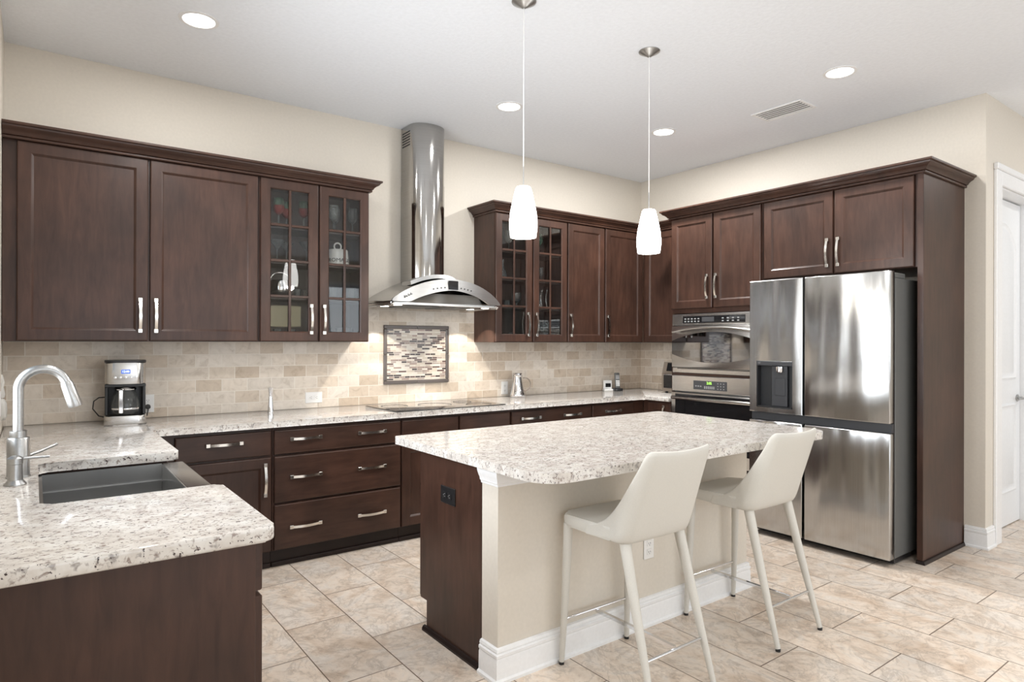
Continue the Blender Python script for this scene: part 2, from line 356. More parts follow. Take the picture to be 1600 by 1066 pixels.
def clearglass(name, col=(0.95, 0.97, 0.96), ior=1.35, whiten=0.0, wcol=(0.8, 0.85, 0.85), rough=0.02):
    m = bpy.data.materials.new(name); m.use_nodes = True; nt = m.node_tree; nt.nodes.clear()
    out = nt.nodes.new('ShaderNodeOutputMaterial'); tr = nt.nodes.new('ShaderNodeBsdfTransparent'); gl = nt.nodes.new('ShaderNodeBsdfGlossy'); fr = nt.nodes.new('ShaderNodeFresnel'); mx = nt.nodes.new('ShaderNodeMixShader')
    tr.inputs[0].default_value = (*col, 1); gl.inputs['Roughness'].default_value = rough; fr.inputs[0].default_value = ior
    nt.links.new(fr.outputs[0], mx.inputs[0]); nt.links.new(tr.outputs[0], mx.inputs[1]); nt.links.new(gl.outputs[0], mx.inputs[2])
    last = mx.outputs[0]
    if whiten:
        df = nt.nodes.new('ShaderNodeBsdfDiffuse'); df.inputs[0].default_value = (*wcol, 1); m2 = nt.nodes.new('ShaderNodeMixShader'); m2.inputs[0].default_value = whiten
        nt.links.new(last, m2.inputs[1]); nt.links.new(df.outputs[0], m2.inputs[2]); last = m2.outputs[0]
    nt.links.new(last, out.inputs[0]); return m
M['pane'] = clearglass('cabinet_door_glass', (0.96, 0.97, 0.97), 1.45)
M['glassware'] = clearglass('clear_glassware', (0.93, 0.95, 0.94), 1.5, 0.10)
M['green_glassware'] = clearglass('green_tinted_glassware', (0.72, 0.86, 0.76), 1.5, 0.10, (0.4, 0.7, 0.5))
M['red_glassware'] = clearglass('red_tinted_glassware', (0.85, 0.40, 0.36), 1.5, 0.35, (0.55, 0.10, 0.08))
M['carafe_glass'] = clearglass('smoky_carafe_glass', (0.70, 0.68, 0.66), 1.5, 0.05)

# ------------------------------------------------------------------ room shell
H = 3.112; XL = -5.341; YC = -3.10
def struct(name, mat, *boxes, smooth=None):
    m = MB()
    for b in boxes: m.box(*b)
    return tag(m.build(name, mat, None, smooth), kind='structure')
struct('floor', M['floor'], (XL-0.15, 4.0, -9.15, 0.15, -0.1, 0.0))
struct('ceiling', M['ceiling'], (XL-0.15, 4.0, -9.15, 0.15, H, H+0.1))
struct('wall_back', M['wall'], (XL-0.15, 0.0, 0.0, 0.15, 0.0, H))
# left wall with the window over the sink and a glazed door further back
wy0, wy1, wz0, wz1 = -2.75, -1.05, 1.06, 2.32; py0, py1, pz1 = -7.95, -5.25, 2.62
struct('wall_left', M['wall'],
       (XL-0.15, XL, wy1, 0.0, 0, H), (XL-0.15, XL, wy0, wy1, 0, wz0), (XL-0.15, XL, wy0, wy1, wz1, H),
       (XL-0.15, XL, py1, wy0, 0, H), (XL-0.15, XL, py0, py1, pz1, H), (XL-0.15, XL, -9.15, py0, 0, H))
# wall behind the tall cabinets, returning as the hall wall with its doorway
dx0, dx1, dz1 = 0.255, 1.105, 2.515
struct('wall_right', M['wall'], (0.0, 0.15, YC, 0.15, 0, H))
struct('wall_hall', M['wall'], (0.15, dx0, YC, YC+0.15, 0, H), (dx0, dx1, YC, YC+0.15, dz1, H), (dx1, 4.0, YC, YC+0.15, 0, H))
struct('wall_far', M['wall'], (4.0, 4.15, -9.15, YC+0.15, 0, H))
# wall behind the camera with two glazed openings
struct('wall_front', M['wall'],
       (XL-0.15, -5.1, -9.15, -9.0, 0, H), (-5.1, -1.7, -9.15, -9.0, 2.72, H), (-1.7, -0.3, -9.15, -9.0, 0, H), (-0.3, 2.7, -9.15, -9.0, 0, 0.45),
       (-0.3, 2.7, -9.15, -9.0, 2.66, H), (2.7, 4.0, -9.15, -9.0, 0, H))
def window_frame(name, axis, c, u0, u1, z0, z1, nu, nz):
    m = MB(); t = 0.05
    def bx(a, b, z, zz):
        if axis == 'y': m.box(a, b, c-0.03, c+0.03, z, zz)
        else: m.box(c-0.03, c+0.03, a, b, z, zz)
    bx(u0, u1, z0, z0+t); bx(u0, u1, z1-t, z1); bx(u0, u0+t, z0+t, z1-t); bx(u1-t, u1, z0+t, z1-t)
    for k in range(1, nu): u = u0+(u1-u0)*k/nu; bx(u-t/2, u+t/2, z0+t, z1-t)
    for k in range(1, nz): z = z0+(z1-z0)*k/nz; bx(u0+t, u1-t, z-t/2, z+t/2)
    tag(m.build(name, M['trim']), kind='structure')
window_frame('window_1', 'x', XL-0.08, wy0, wy1, wz0, wz1, 2, 1)
window_frame('window_2', 'y', -9.08, -5.1, -1.7, 0.0, 2.72, 4, 1)
window_frame('window_3', 'y', -9.08, -0.3, 2.7, 0.45, 2.66, 3, 1)
window_frame('window_4', 'x', XL-0.08, py0, py1, 0.0, pz1, 3, 1)

BB = [(0, 0.0), (0.026, 0.0), (0.026, 0.012), (0.017, 0.018), (0.016, 0.092), (0.013, 0.100), (0.017, 0.106), (0.017, 0.116), (0.011, 0.121), (0.013, 0.128), (0.010, 0.138), (0, 0.142)]
m = MB(); m.sweep([(0.0, -2.982), (0.0, YC), (0.142, YC)], BB); tag(m.build('baseboard_right', M['trim'], None, 30), kind='structure')
# door casing and door
m = MB()
m.box(0.147, dx0, YC-0.022, YC, 0, dz1+0.10, 0.004); m.box(dx1, dx1+0.10, YC-0.022, YC, 0, dz1+0.10, 0.004); m.box(dx0, dx1, YC-0.022, YC, dz1, dz1+0.10, 0.004)
m.box(0.14, dx1+0.107, YC-0.032, YC, dz1+0.10, dz1+0.145, 0.006)
m.box(dx0, dx0+0.012, YC, YC+0.12, 0, dz1); m.box(dx1-0.012, dx1, YC, YC+0.12, 0, dz1); m.box(dx0+0.012, dx1-0.012, YC, YC+0.12, dz1-0.012, dz1)
tag(m.build('trim_1', M['trim']), kind='structure')
dt = thing('door_1', None, None, (dx0, YC+0.10, 0.008)); tag(dt, kind='structure')
m = MB(); dw, dh = dx1-dx0-0.024-0.006, dz1-0.03
x0, x1 = 0.015, 0.015+dw
m.box(x0, x1, 0.0, 0.035, 0.0, dh)
def door_panel(mb, a, b, z0, z1, arch):
    def ring(i, y):
        p = [(a+i, y, z0+i), (b-i, y, z0+i)]
        top = z1-i
        n = 12
        for k in range(n+1):
            t = k/n; x = (b-i)+(a-b+2*i)*t
            p.append((x, y, top + (arch*(1-(2*t-1)**2) if arch else 0)))
        return p
    mb.loops([ring(0, 0.0), ring(0.0, -0.006), ring(0.012, -0.011), ring(0.024, -0.004), ring(0.05, -0.004), ring(0.062, -0.009)], cap0=False)
door_panel(m, x0+0.12, x1-0.12, 1.12, 2.16, 0.16); door_panel(m, x0+0.12, x1-0.12, 0.25, 0.93, 0)
m.build('door_panel', M['door'], dt, 35)
m = MB(); m.lathe([(0.028, 0), (0.028, 0.006), (0.012, 0.010), (0.011, 0.035)], (x1-0.07, -0.002, 0.965), 20, 'y')
for v in m.bm.verts: v.co.y = -0.002-(v.co.y+0.002)
m.tube([(x1-0.07, -0.045, 0.965), (x1-0.10, -0.048, 0.966), (x1-0.17, -0.046, 0.962)], [0.010, 0.009, 0.007], 10)
m.build('door_lever', M['nickel'], dt, 40)

# backsplash tile
struct('wall_back_tile', M['splash_x'], (XL, -0.008, -0.008, 0.0, 0.9145, 1.399), (-3.250, -2.133, -0.008, 0.0, 1.399, 1.70))
struct('wall_right_tile', M['splash_y'], (-0.008, 0.0, -0.957, 0.0, 0.9145, 1.399))
# framed mosaic over the cooktop
t = thing('mosaic_panel', 'framed mosaic of thin brown and cream strips on the tile above the cooktop', 'mosaic', (-2.693, -0.009, 1.064))
hw, hh, fw = 0.298, 0.470, 0.028
m = MB(); m.box(-hw+fw+0.001, hw-fw-0.001, -0.007, 0.0, fw+0.001, hh-fw-0.001); m.build('mosaic_tiles', M['mosaic'], t)
m = MB()
for a, b in ((-hw, -0.0015), (0.0015, hw)):
    m.box(a, b, -0.016, 0, 0, fw, 0.004); m.box(a, b, -0.016, 0, hh-fw, hh, 0.004)
for s in (-1, 1):
    for a, b in ((fw+0.0015, hh/2-0.0015), (hh/2+0.0015, hh-fw-0.0015)): m.box(s*hw, s*(hw-fw), -0.016, 0, a, b, 0.004)
m.build('pencil_frame', M['frame_tile'], t)

# ------------------------------------------------------------------ cabinet fronts
def ring(x0, x1, z0, z1, i, y): return [(x0+i, y, z0+i), (x1-i, y, z0+i), (x1-i, y, z1-i), (x0+i, y, z1-i)]
def make_pull():
    m = MB(); L = 0.205; pts = []
    n = 18
    rings = []
    for k in range(n+1):
        tt = k/n; z = -L/2+0.010+(L-0.020)*tt; y = -0.014-0.018*sin(pi*tt)
        w = 0.0078
        rings.append([(-w, y-0.0035, z), (w, y-0.0035, z), (w, y+0.0035, z), (-w, y+0.0035, z)])
    m.loops(rings)
    for s in (-1, 1):
        z = s*(L/2-0.011); m.box(-0.0115, 0.0115, -0.021, 0.0, z-0.012, z+0.012, 0.002)
    o = m.build('handle', M['pull'], None, 35); me = o.data; bpy.data.objects.remove(o); return me
PULL = make_pull()
def pull(parent, x, z, y, horiz=False):
    o = link(bpy.data.objects.new('handle', PULL), parent); o.location = (x, y, z); tag(o, 'polished nickel arched handle')
    if horiz: o.rotation_euler = (0, pi/2, 0)
    return o
TH = 0.021
def add_front(parent, kind, x0, x1, z0, z1, yb, pulls=(), mat=None):
    yf = yb-TH
    m = MB()
    if kind == 'drawer':
        m.loops([ring(x0, x1, z0, z1, 0, yb-0.0005), ring(x0, x1, z0, z1, 0, yf+0.006), ring(x0, x1, z0, z1, 0.002, yf+0.002), ring(x0, x1, z0, z1, 0.007, yf)])
        o = m.build('drawer', mat or M['wood_h'], parent)
    elif kind == 'door':
        s = 0.060
        m.loops([ring(x0, x1, z0, z1, 0, yb-0.0005), ring(x0, x1, z0, z1, 0, yf+0.005), ring(x0, x1, z0, z1, 0.002, yf+0.0015), ring(x0, x1, z0, z1, 0.006, yf),
                 ring(x0, x1, z0, z1, s, yf), ring(x0, x1, z0, z1, s+0.004, yf+0.0025), ring(x0, x1, z0, z1, s+0.013, yf+0.010)])
        o = m.build('door', mat or M['wood'], parent)
    else:
        s = 0.060
        rs = [ring(x0, x1, z0, z1, 0, yb-0.0005), ring(x0, x1, z0, z1, 0, yf+0.005), ring(x0, x1, z0, z1, 0.002, yf+0.0015), ring(x0, x1, z0, z1, 0.006, yf),
              ring(x0, x1, z0, z1, s, yf), ring(x0, x1, z0, z1, s+0.006, yf+0.006), ring(x0, x1, z0, z1, s+0.006, yb-0.0005)]
        m.loops(rs, closed=True)
        o = m.build('door', mat or M['wood'], parent)
        g = MB(); a, b, c, d = x0+s+0.004, x1-s-0.004, z0+s+0.004, z1-s-0.004; w = 0.0085
        g.box((a+b)/2-w, (a+b)/2+w, yf+0.003, yf+0.014, c, d, 0.002)
        for k in (1, 2, 3):
            z = c+(d-c)*k/4
            for u0, u1 in ((a, (a+b)/2-w), ((a+b)/2+w, b)): g.box(u0, u1, yf+0.003, yf+0.014, z-w, z+w, 0.002)
        g.build('muntin_grid', M['wood'], o)
        p = MB(); p.box(a, b, yf+0.0145, yf+0.0175, c, d); tag(p.build('glass_pane', M['pane'], o), 'clear glass behind the muntins')
    for px, pz, hz in pulls: pull(o, px, pz, yf, hz)
    return o

def cabinet(name, label, cat, loc, rz, w, d, z0, z1, fronts, group=None, shelves=None, toe=None, body_top=None):
    """local frame: back at y=0, front face at y=-d, x from 0 to w"""
    t = thing(name, label, cat, loc, rz, group)
    m = MB()
    if shelves is None:
        m.box(0, w, -d, 0, z0, z1, 0.0015)
        m.build('carcass', M['wood'], t)
    else:
        tk = 0.018
        m.box(0, tk, -d, 0, z0, z1); m.box(w-tk, w, -d, 0, z0, z1); m.box(tk, w-tk, -d, 0, z0, z0+tk); m.box(tk, w-tk, -d, 0, z1-0.03, z1)
        m.build('carcass', M['wood'], t)
        b = MB(); b.box(tk, w-tk, -0.012, 0, z0+tk, z1-0.03); b.build('back_panel', M['wood_in'], t)
        # centre stile of the face frame
        b = MB(); b.box(w/2-0.018, w/2+0.018, -d, -d+0.02, z0+tk, z1-0.03); b.build('face_frame', M['wood'], t)
        for z in shelves:
            b = MB(); b.box(tk+0.001, w-tk-0.001, -d+0.022, -0.014, z-0.018, z); b.build('shelf', M['wood_in'], t)
    if toe:
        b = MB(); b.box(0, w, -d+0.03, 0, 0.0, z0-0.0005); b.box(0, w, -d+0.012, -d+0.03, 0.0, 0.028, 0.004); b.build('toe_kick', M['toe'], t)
    for f in fronts: add_front(t, f[0], f[1], f[2], f[3], f[4], -d, f[5] if len(f) > 5 else ())
    return t

UZ0, UZ1, DZ0, DZ1 = 1.400, 2.500, 1.404, 2.482
UD = 0.308     # upper box depth; doors end at 0.33
g = 'dark wood upper cabinets'
X0 = XL+0.002
cabinet('upper_cabinet', 'wide dark wood upper cabinet with two solid doors above the coffee maker', 'cabinet', (X0, -0.0005, 0), 0, -4.021-X0, UD, UZ0, UZ1,
        [('door', -5.276-X0, -4.659-X0, DZ0, DZ1, [(-4.699-X0, 1.555, False)]), ('door', -4.647-X0, -4.031-X0, DZ0, DZ1, [(-4.617-X0, 1.555, False)])], g)
SH = (1.705, 1.943, 2.181)
cabinet('upper_cabinet', 'dark wood glass-front cabinet left of the range hood, holding goblets and a white crock', 'cabinet', (-4.020, -0.0005, 0), 0, 0.767, UD, UZ0, UZ1,
        [('glass', 0.007, 0.390, DZ0, DZ1, [(0.340, 1.555, False)]), ('glass', 0.402, 0.764, DZ0, DZ1, [(0.415+0.016, 1.555, False)])], g, shelves=SH)
cabinet('upper_cabinet', 'dark wood glass-front cabinet right of the range hood, holding crystal and carafes', 'cabinet', (-2.131, -0.0005, 0), 0, 0.794, UD, UZ0, UZ1,
        [('glass', 0.003, 0.388, DZ0, DZ1, [(0.340, 1.555, False)]), ('glass', 0.402, 0.790, DZ0, DZ1, [(0.431, 1.555, False)])], g, shelves=SH)
cabinet('upper_cabinet', 'dark wood upper cabinet with two solid doors in the corner above the phone', 'cabinet', (-1.336, -0.0005, 0), 0, 1.0265, UD, UZ0, UZ1,
        [('door', 0.010, 0.466, DZ0, DZ1, [(0.036, 1.555, False)]), ('door', 0.484, 0.995, DZ0, DZ1, [(0.510, 1.555, False)])], g)
cabinet('upper_cabinet', 'narrow dark wood upper cabinet between the room corner and the wall ovens', 'cabinet', (-0.0005, -0.3105, 0), -pi/2, 0.6465, UD, UZ0, UZ1,
        [('door', 0.034, 0.640, DZ0, DZ1)], g)

# tall oven cabinet (opening for the appliances), right wall: local x runs toward -Y
OY = -0.960
ot = thing('oven_cabinet', 'tall dark wood cabinet housing the two wall ovens', 'cabinet', (-0.0005, OY, 0), -pi/2)
OW, OD = 0.888, 0.660
m = MB(); m.box(0, 0.030, -OD, 0, 0, UZ1); m.box(OW-0.030, OW, -OD, 0, 0, UZ1); m.box(0.030, OW-0.030, -OD, 0, 1.655, UZ1); m.box(0.030, OW-0.030, -OD, 0, 0.10, 0.385); m.box(0.030, OW-0.030, -OD, 0, 1.118, 1.143); m.box(0.030, OW-0.030, -OD+0.06, 0, 0, 0.10)
m.build('carcass', M['wood'], ot)
add_front(ot, 'door', 0.008, 0.430, 1.695, DZ1, -OD, [(0.387, 1.873, False)]); add_front(ot, 'door', 0.445, 0.876, 1.695, DZ1, -OD, [(0.475, 1.873, False)])
add_front(ot, 'drawer', 0.008, 0.876, 0.11, 0.375, -OD, [(0.44, 0.30, True)])
# fridge bridge cabinet
FY = OY-OW-0.002
ft = cabinet('bridge_cabinet', 'dark wood cabinet with two doors over the refrigerator', 'cabinet', (-0.0005, FY, 0), -pi/2, 1.085, OD, 1.893, UZ1,
        [('door', 0.014, 0.546, 1.895, DZ1, [(0.511, 2.043, False)]), ('door', 0.558, 1.068, 1.895, DZ1, [(0.588, 2.043, False)])])
PY0, PY1 = -2.939, -2.975
t = thing('fridge_side_panel', 'tall dark wood side panel standing right of the refrigerator', 'panel', (0, PY0, 0))
m = MB(); m.box(-0.682, -0.0005, PY1-PY0, 0, 0, UZ1, 0.002); m.build('panel_board', M['wood'], t)
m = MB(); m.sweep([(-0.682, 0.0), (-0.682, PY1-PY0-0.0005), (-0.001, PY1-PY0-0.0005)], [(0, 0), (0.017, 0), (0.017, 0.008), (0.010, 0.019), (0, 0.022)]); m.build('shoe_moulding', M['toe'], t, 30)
# crown mouldings
CR = [(0.0, 2.484), (0.011, 2.484), (0.014, 2.489), (0.014, 2.496), (0.008, 2.499), (0.019, 2.502), (0.024, 2.512), (0.036, 2.524), (0.050, 2.531), (0.056, 2.538), (0.058, 2.546), (0.066, 2.547), (0.070, 2.551), (0.070, 2.562), (0.0, 2.562), (-0.05, 2.562), (-0.05, 2.5015), (0.0, 2.5015)]
def crown(label, path):
    m = MB(); m.sweep(path, CR); tag(m.build('crown_moulding', M['wood_h'], None, 25), label, 'moulding', 'dark crown mouldings on the cabinets')
E_ = 0.331
crown('dark crown moulding on the cabinets left of the range hood', [(X0, -E_), (-3.2515, -E_), (-3.2515, -0.001)])
crown('dark crown moulding along the corner cabinets right of the range hood', [(-2.1325, -0.001), (-2.1325, -E_), (-E_-0.0015, -E_), (-E_-0.0015, -0.957)])
crown('dark crown moulding over the wall ovens and refrigerator', [(-0.416, OY+0.0015), (-0.6835, OY+0.0015), (-0.6835, PY1-0.0015), (-0.001, PY1-0.0015)])

# ------------------------------------------------------------------ base cabinets, back run
BD = 0.609; BZ0, BZ1 = 0.105, 0.874
dA, dB = (0.703, 0.852), (0.110, 0.690)
g = 'dark wood base cabinets'
def bc(label, xa, xb, fronts): return cabinet('base_cabinet', label, 'cabinet', (xa, -0.0005, 0), 0, xb-xa-0.001, BD, BZ0, BZ1, [(f[0], f[1]-xa, f[2]-xa, f[3], f[4], [(p[0]-xa, p[1], p[2]) for p in f[5]] if len(f) > 5 else ()) for f in fronts], g, toe=True)
bc('dark wood base cabinet with one drawer over a door, nearest the sink', -4.700, -4.019, [('drawer', -4.560, -4.029, *dA, [(-4.298, 0.795, True)]), ('door', -4.560, -4.029, *dB, [(-4.067, 0.555, False)])])
bc('wide dark wood base cabinet with three deep drawers and six pulls', -4.018, -3.145, [
    ('drawer', -4.009, -3.151, *dA, [(-3.816, 0.793, True), (-3.367, 0.793, True)]),
    ('drawer', -4.009, -3.151, 0.403, 0.690, [(-3.816, 0.556, True), (-3.367, 0.556, True)]),
    ('drawer', -4.009, -3.151, 0.110, 0.390, [(-3.816, 0.243, True), (-3.367, 0.243, True)])])
bc('dark wood base cabinet under the cooktop with two plain false drawer fronts', -3.144, -2.193, [('drawer', -3.138, -2.677, *dA), ('drawer', -2.663, -2.202, *dA), ('door', -3.138, -2.677, *dB, [(-2.715, 0.555, False)]), ('door', -2.663, -2.202, *dB, [(-2.625, 0.555, False)])])
bc('wide dark wood base cabinet with two-pull drawers, right of the cooktop', -2.192, -1.317, [
    ('drawer', -2.183, -1.324, *dA, [(-2.000, 0.793, True), (-1.555, 0.793, True)]),
    ('drawer', -2.183, -1.324, 0.403, 0.690, [(-2.000, 0.556, True), (-1.555, 0.556, True)]),
    ('drawer', -2.183, -1.324, 0.110, 0.390, [(-2.000, 0.243, True), (-1.555, 0.243, True)])])
bc('dark wood base cabinet with a single-pull drawer by the room corner', -1.316, -0.642, [('drawer', -1.309, -0.790, *dA, [(-1.068, 0.793, True)]), ('door', -1.309, -0.790, *dB, [(-1.275, 0.555, False)])])
cabinet('base_cabinet', 'small dark wood base cabinet tucked between the corner and the wall ovens', 'cabinet', (-0.0005, -0.612, 0), -pi/2, 0.346, 0.640, BZ0, BZ1,
        [('door', 0.070, 0.338, 0.110, 0.852, [(0.266, 0.735, False)])], g, toe=True)
# left run (peninsula with the sink); local x toward +Y, front faces +X
LBX = -4.725
bw = LBX-X0
cabinet('base_cabinet', 'dark wood base cabinet at the near end of the sink counter, plain end panel', 'cabinet', (X0, -2.898, 0), pi/2, 0.575, bw, BZ0, BZ1,
        [('drawer', 0.010, 0.570, 0.737, 0.868), ('door', 0.010, 0.570, 0.110, 0.722)], g, toe=True)
cabinet('base_cabinet', 'dark wood base cabinet under the steel sink', 'cabinet', (X0, -2.322, 0), pi/2, 0.842, bw, BZ0, 0.600,
        [('door', 0.006, 0.418, 0.110, 0.590, [(0.38, 0.45, False)]), ('door', 0.424, 0.836, 0.110, 0.590, [(0.46, 0.45, False)])], g, toe=True)
cabinet('base_cabinet', 'dark wood base cabinet between the sink and the inner counter corner', 'cabinet', (X0, -1.479, 0), pi/2, 0.836, bw, BZ0, BZ1,
        [('drawer', 0.010, 0.826, *dA, [(0.42, 0.793, True)]), ('door', 0.010, 0.826, *dB, [(0.05, 0.555, False)])], g, toe=True)

# ------------------------------------------------------------------ worktops
CT0, CT1 = 0.8755, 0.914
def rounded(poly, rads, n=6):
    out = []
    N = len(poly)
    for i, p in enumerate(poly):
        r = rads[i] if isinstance(rads, (list, tuple)) else rads
        P = Vector(p); A = Vector(poly[i-1]); B = Vector(poly[(i+1) % N])
        if r <= 0: out.append(tuple(P)); continue
        a = (A-P).normalized(); b = (B-P).normalized()
        ang = a.angle(b); dd = r/tan(ang/2)
        c = P + (a+b).normalized()*(r/sin(ang/2))
        s0 = P+a*dd; s1 = P+b*dd
        v0 = s0-c; v1 = s1-c; tot = v0.angle_signed(v1)
        for k in range(n+1):
            th = -tot*k/n
            out.append((c.x+v0.x*cos(th)-v0.y*sin(th), c.y+v0.x*sin(th)+v0.y*cos(th)))
    return out
wt = [(X0, -0.0005-0.009), (-0.009, -0.0005-0.009), (-0.009, -0.957), (-0.700, -0.957), (-0.700, -0.667), (-4.680, -0.667), (-4.680, -1.497), (-5.186, -1.497), (-5.186, -2.304), (-4.680, -2.304), (-4.680, -2.932), (X0, -2.932)]
m = MB(); m.prism(rounded(wt, [0, 0, 0, 0.0, 0.02, 0.02, 0.022, 0.03, 0.03, 0.022, 0.03, 0]), CT0, CT1, 'z', 0.0085, 3)
tag(m.build('worktop', M['granite'], None, 50), 'long speckled white granite worktop around the sink, cooktop and corner', 'worktop')
it = [(-3.703, -1.640), (-1.628, -1.640), (-1.628, -2.872), (-3.703, -2.872)]
m = MB(); m.prism(rounded(it, [0.025, 0.025, 0.13, 0.13], 10), CT0, CT1, 'z', 0.0095, 3)
tag(m.build('island_worktop', M['granite'], None, 50), 'speckled white granite top of the kitchen island with rounded corners', 'worktop')

# ------------------------------------------------------------------ island
IX0, IX1 = -3.664, -1.905; WY0, WY1 = -2.520, -2.404
ih = thing('island_half_wall', 'beige painted half wall with white baseboard under the island top', 'half wall', (IX0, WY0, 0))
L = IX1-IX0; D = WY1-WY0; RT = 0.116; RD = D+0.541
m = MB(); m.prism([(0, 0), (L, 0), (L, RD), (L-RT, RD), (L-RT, D), (0, D)], 0, CT0-0.0005); m.build('wall_body', M['wall'], ih)
m = MB(); m.sweep([(0, D), (0, 0), (L, 0), (L, RD), (L-RT, RD)], [(0.0005, z) if o == 0 else (o, z) for o, z in BB]); 
tag(m.build('baseboard', M['trim'], ih, 30), 'white stepped baseboard')
CP = [(0.0005, 0.806), (0.006, 0.806), (0.008, 0.816), (0.013, 0.820), (0.014, 0.830), (0.020, 0.842), (0.026, 0.858), (0.028, 0.868), (0.028, 0.875), (0.0005, 0.875)]
m = MB(); m.sweep([(0, D), (0, 0), (L, 0), (L, RD), (L-RT, RD)], CP)
tag(m.build('cap_moulding', M['trim'], ih, 30), 'white cove moulding under the granite')
# cabinet side of the island; rotated so that its front faces the back wall (+Y); local x toward -X
ic = thing('island_cabinet', 'dark wood island cabinet with a plain end panel facing the sink', 'cabinet', (IX1-RT-0.001, WY1+0.001, 0), pi)
iw = L-RT-0.001; idp = 0.540
m = MB(); m.box(0, iw-0.020, -idp, 0, 0.145, CT0-0.001); m.box(0, iw-0.020, -idp+0.065, 0, 0.0, 0.1445); m.build('carcass', M['wood'], ic)
m = MB(); m.prism([(-idp, 0.145), (-idp, CT0-0.001), (0, CT0-0.001), (0, 0), (-idp+0.062, 0), (-idp+0.062, 0.145)], iw-0.0195, iw, 'x'); m.build('end_panel', M['wood'], ic)
m = MB(); m.sweep([(iw+0.0005, -idp+0.045), (iw+0.0005, -0.012)][::-1], [(0, 0), (0.017, 0), (0.017, 0.010), (0.010, 0.021), (0, 0.024)][::1])
for v in m.bm.verts:
    if v.co.x < iw: v.co.x = 2*(iw+0.0005)-v.co.x
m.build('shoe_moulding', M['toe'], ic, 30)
for k in range(3):
    a = 0.006+k*(iw/3); b = (k+1)*(iw/3)-0.006
    add_front(ic, 'drawer', a, b, 0.703, 0.852, -idp, [((a+b)/2, 0.793, True)]); add_front(ic, 'door', a, b, 0.150, 0.690, -idp, [(b-0.04, 0.555, False)])

# outlets
def outlet(label, loc, rz, mat, horiz=True, dark=False, w=0.126, h=0.080, group=None):
    t = thing('wall_outlet', label, 'outlet', loc, rz, group)
    if not horiz: w, h = h, w
    m = MB(); m.box(-w/2, w/2, -0.006, 0, -h/2, h/2, 0.0025); m.build('cover_plate', mat, t)
    for s in (-1, 1):
        cx, cz = (s*0.021, 0) if horiz else (0, s*0.021)
        m = MB(); m.box(cx-0.0165, cx+0.0165, -0.0085, -0.0062, cz-0.0145, cz+0.0145, 0.002)
        r = m.build('receptacle', mat, t)
        m = MB()
        for a, b in ((-0.006, 0.0), (0.006, 0.0)):
            u, v = (b, a) if horiz else (a, b)
            m.box(cx+u-(0.004 if horiz else 0.001), cx+u+(0.004 if horiz else 0.001), -0.0092, -0.0087, cz+v-(0.001 if horiz else 0.004), cz+v+(0.001 if horiz else 0.004))
        m.cyl((cx-(0.009 if horiz else 0), -0.0092, cz-(0 if horiz else 0.009)), 0.002, 0.0005, 10, 'y')
        m.build('slots', M['mark'] if dark else M['ink'], r)
outlet('white double outlet on the tile left of the cooktop', (-3.545, -0.0085, 0.990), 0, M['white_plastic'])
outlet('white outlet plate beside the coffee maker with a plug in it', (-4.618, -0.0085, 1.005), 0, M['white_plastic'], False, w=0.115, h=0.072)
outlet('white outlet plate on the tile behind the silver carafe', (-1.806, -0.0085, 0.990), 0, M['white_plastic'], False, w=0.115, h=0.072)
outlet('black outlet in the dark end panel of the island', (IX0-0.0005, -2.127, 0.695), -pi/2, M['black'], True, True)
outlet('white outlet low on the island half wall behind the stool', (-2.745, WY0-0.0005, 0.385), 0, M['white_plastic'], False, w=0.115, h=0.072)

# ------------------------------------------------------------------ sink, faucet, dispenser
t = thing('apron_sink', 'stainless steel apron-front sink set in the granite worktop', 'sink', (-5.186, -1.497, 0))
# local: x 0 .. 0.52 (front), y 0 .. -0.807
SY0, SY1 = -0.807+0.002, -0.002; bx0, bx1 = 0.012, 0.436; az = 0.868; bz = 0.640
m = MB()
m.box(0.0, bx0, SY0, SY1, bz, az); m.box(bx0, bx1, SY0, SY0+0.010, bz, az); m.box(bx0, bx1, SY1-0.010, SY1, bz, az); m.box(0.0, bx1, SY0, SY1, bz-0.012, bz)
m.box(bx0, bx1, SY1-0.026, SY1-0.010, 0.792, 0.798); m.box(bx0, bx1, SY0+0.010, SY0+0.026, 0.792, 0.798)
m.build('basin', M['steel_sink'], t)
m = MB(); m.box(bx1, 0.522, SY0, SY1, 0.610, az, 0.006, 3); tag(m.build('apron', M['steel'], t, 40), 'brushed steel front apron')
m = MB(); m.lathe([(0.055, 0.0), (0.055, 0.003), (0.04, 0.004), (0.035, 0.001), (0.0, 0.001)], (0.22, -0.40, bz+0.0005), 24); m.build('drain', M['chrome'], t, 40)

t = thing('kitchen_faucet', 'tall brushed nickel gooseneck faucet behind the sink', 'faucet', (-5.244, -1.765, CT1))
m = MB(); m.lathe([(0.037, 0), (0.037, 0.004), (0.034, 0.007), (0.034, 0.138), (0.031, 0.143), (0.026, 0.144), (0.026, 0.166), (0.020, 0.168)], n=32); m.build('body', M['nickel'], t, 35)
pts = [(0, 0, 0.166), (0, 0, 0.22), (0, 0, 0.28), (0, 0, 0.315)]; R0 = 0.072
for k in range(1, 19):
    a = pi*k/18*0.90; pts.append((R0-R0*cos(a), 0, 0.315+R0*sin(a)))
dxx, dzz = sin(pi*0.9)*0+0.16, -1.0
e = pts[-1]; tx, tz = sin(pi*0.9), cos(pi*0.9)
m = MB(); m.tube(pts, 0.0162, 18); m.build('gooseneck', M['nickel'], t, 60)
m = MB(); ln = 0.097
m.tube([(e[0]-tx*0.002, 0, e[2]-tz*0.002), (e[0]+tx*0.01, 0, e[2]+tz*0.01), (e[0]+tx*ln*0.9, 0, e[2]+tz*ln*0.9), (e[0]+tx*ln, 0, e[2]+tz*ln)], [0.0175, 0.0205, 0.0240, 0.0225], 18); m.build('spray_head', M['nickel'], t, 40)
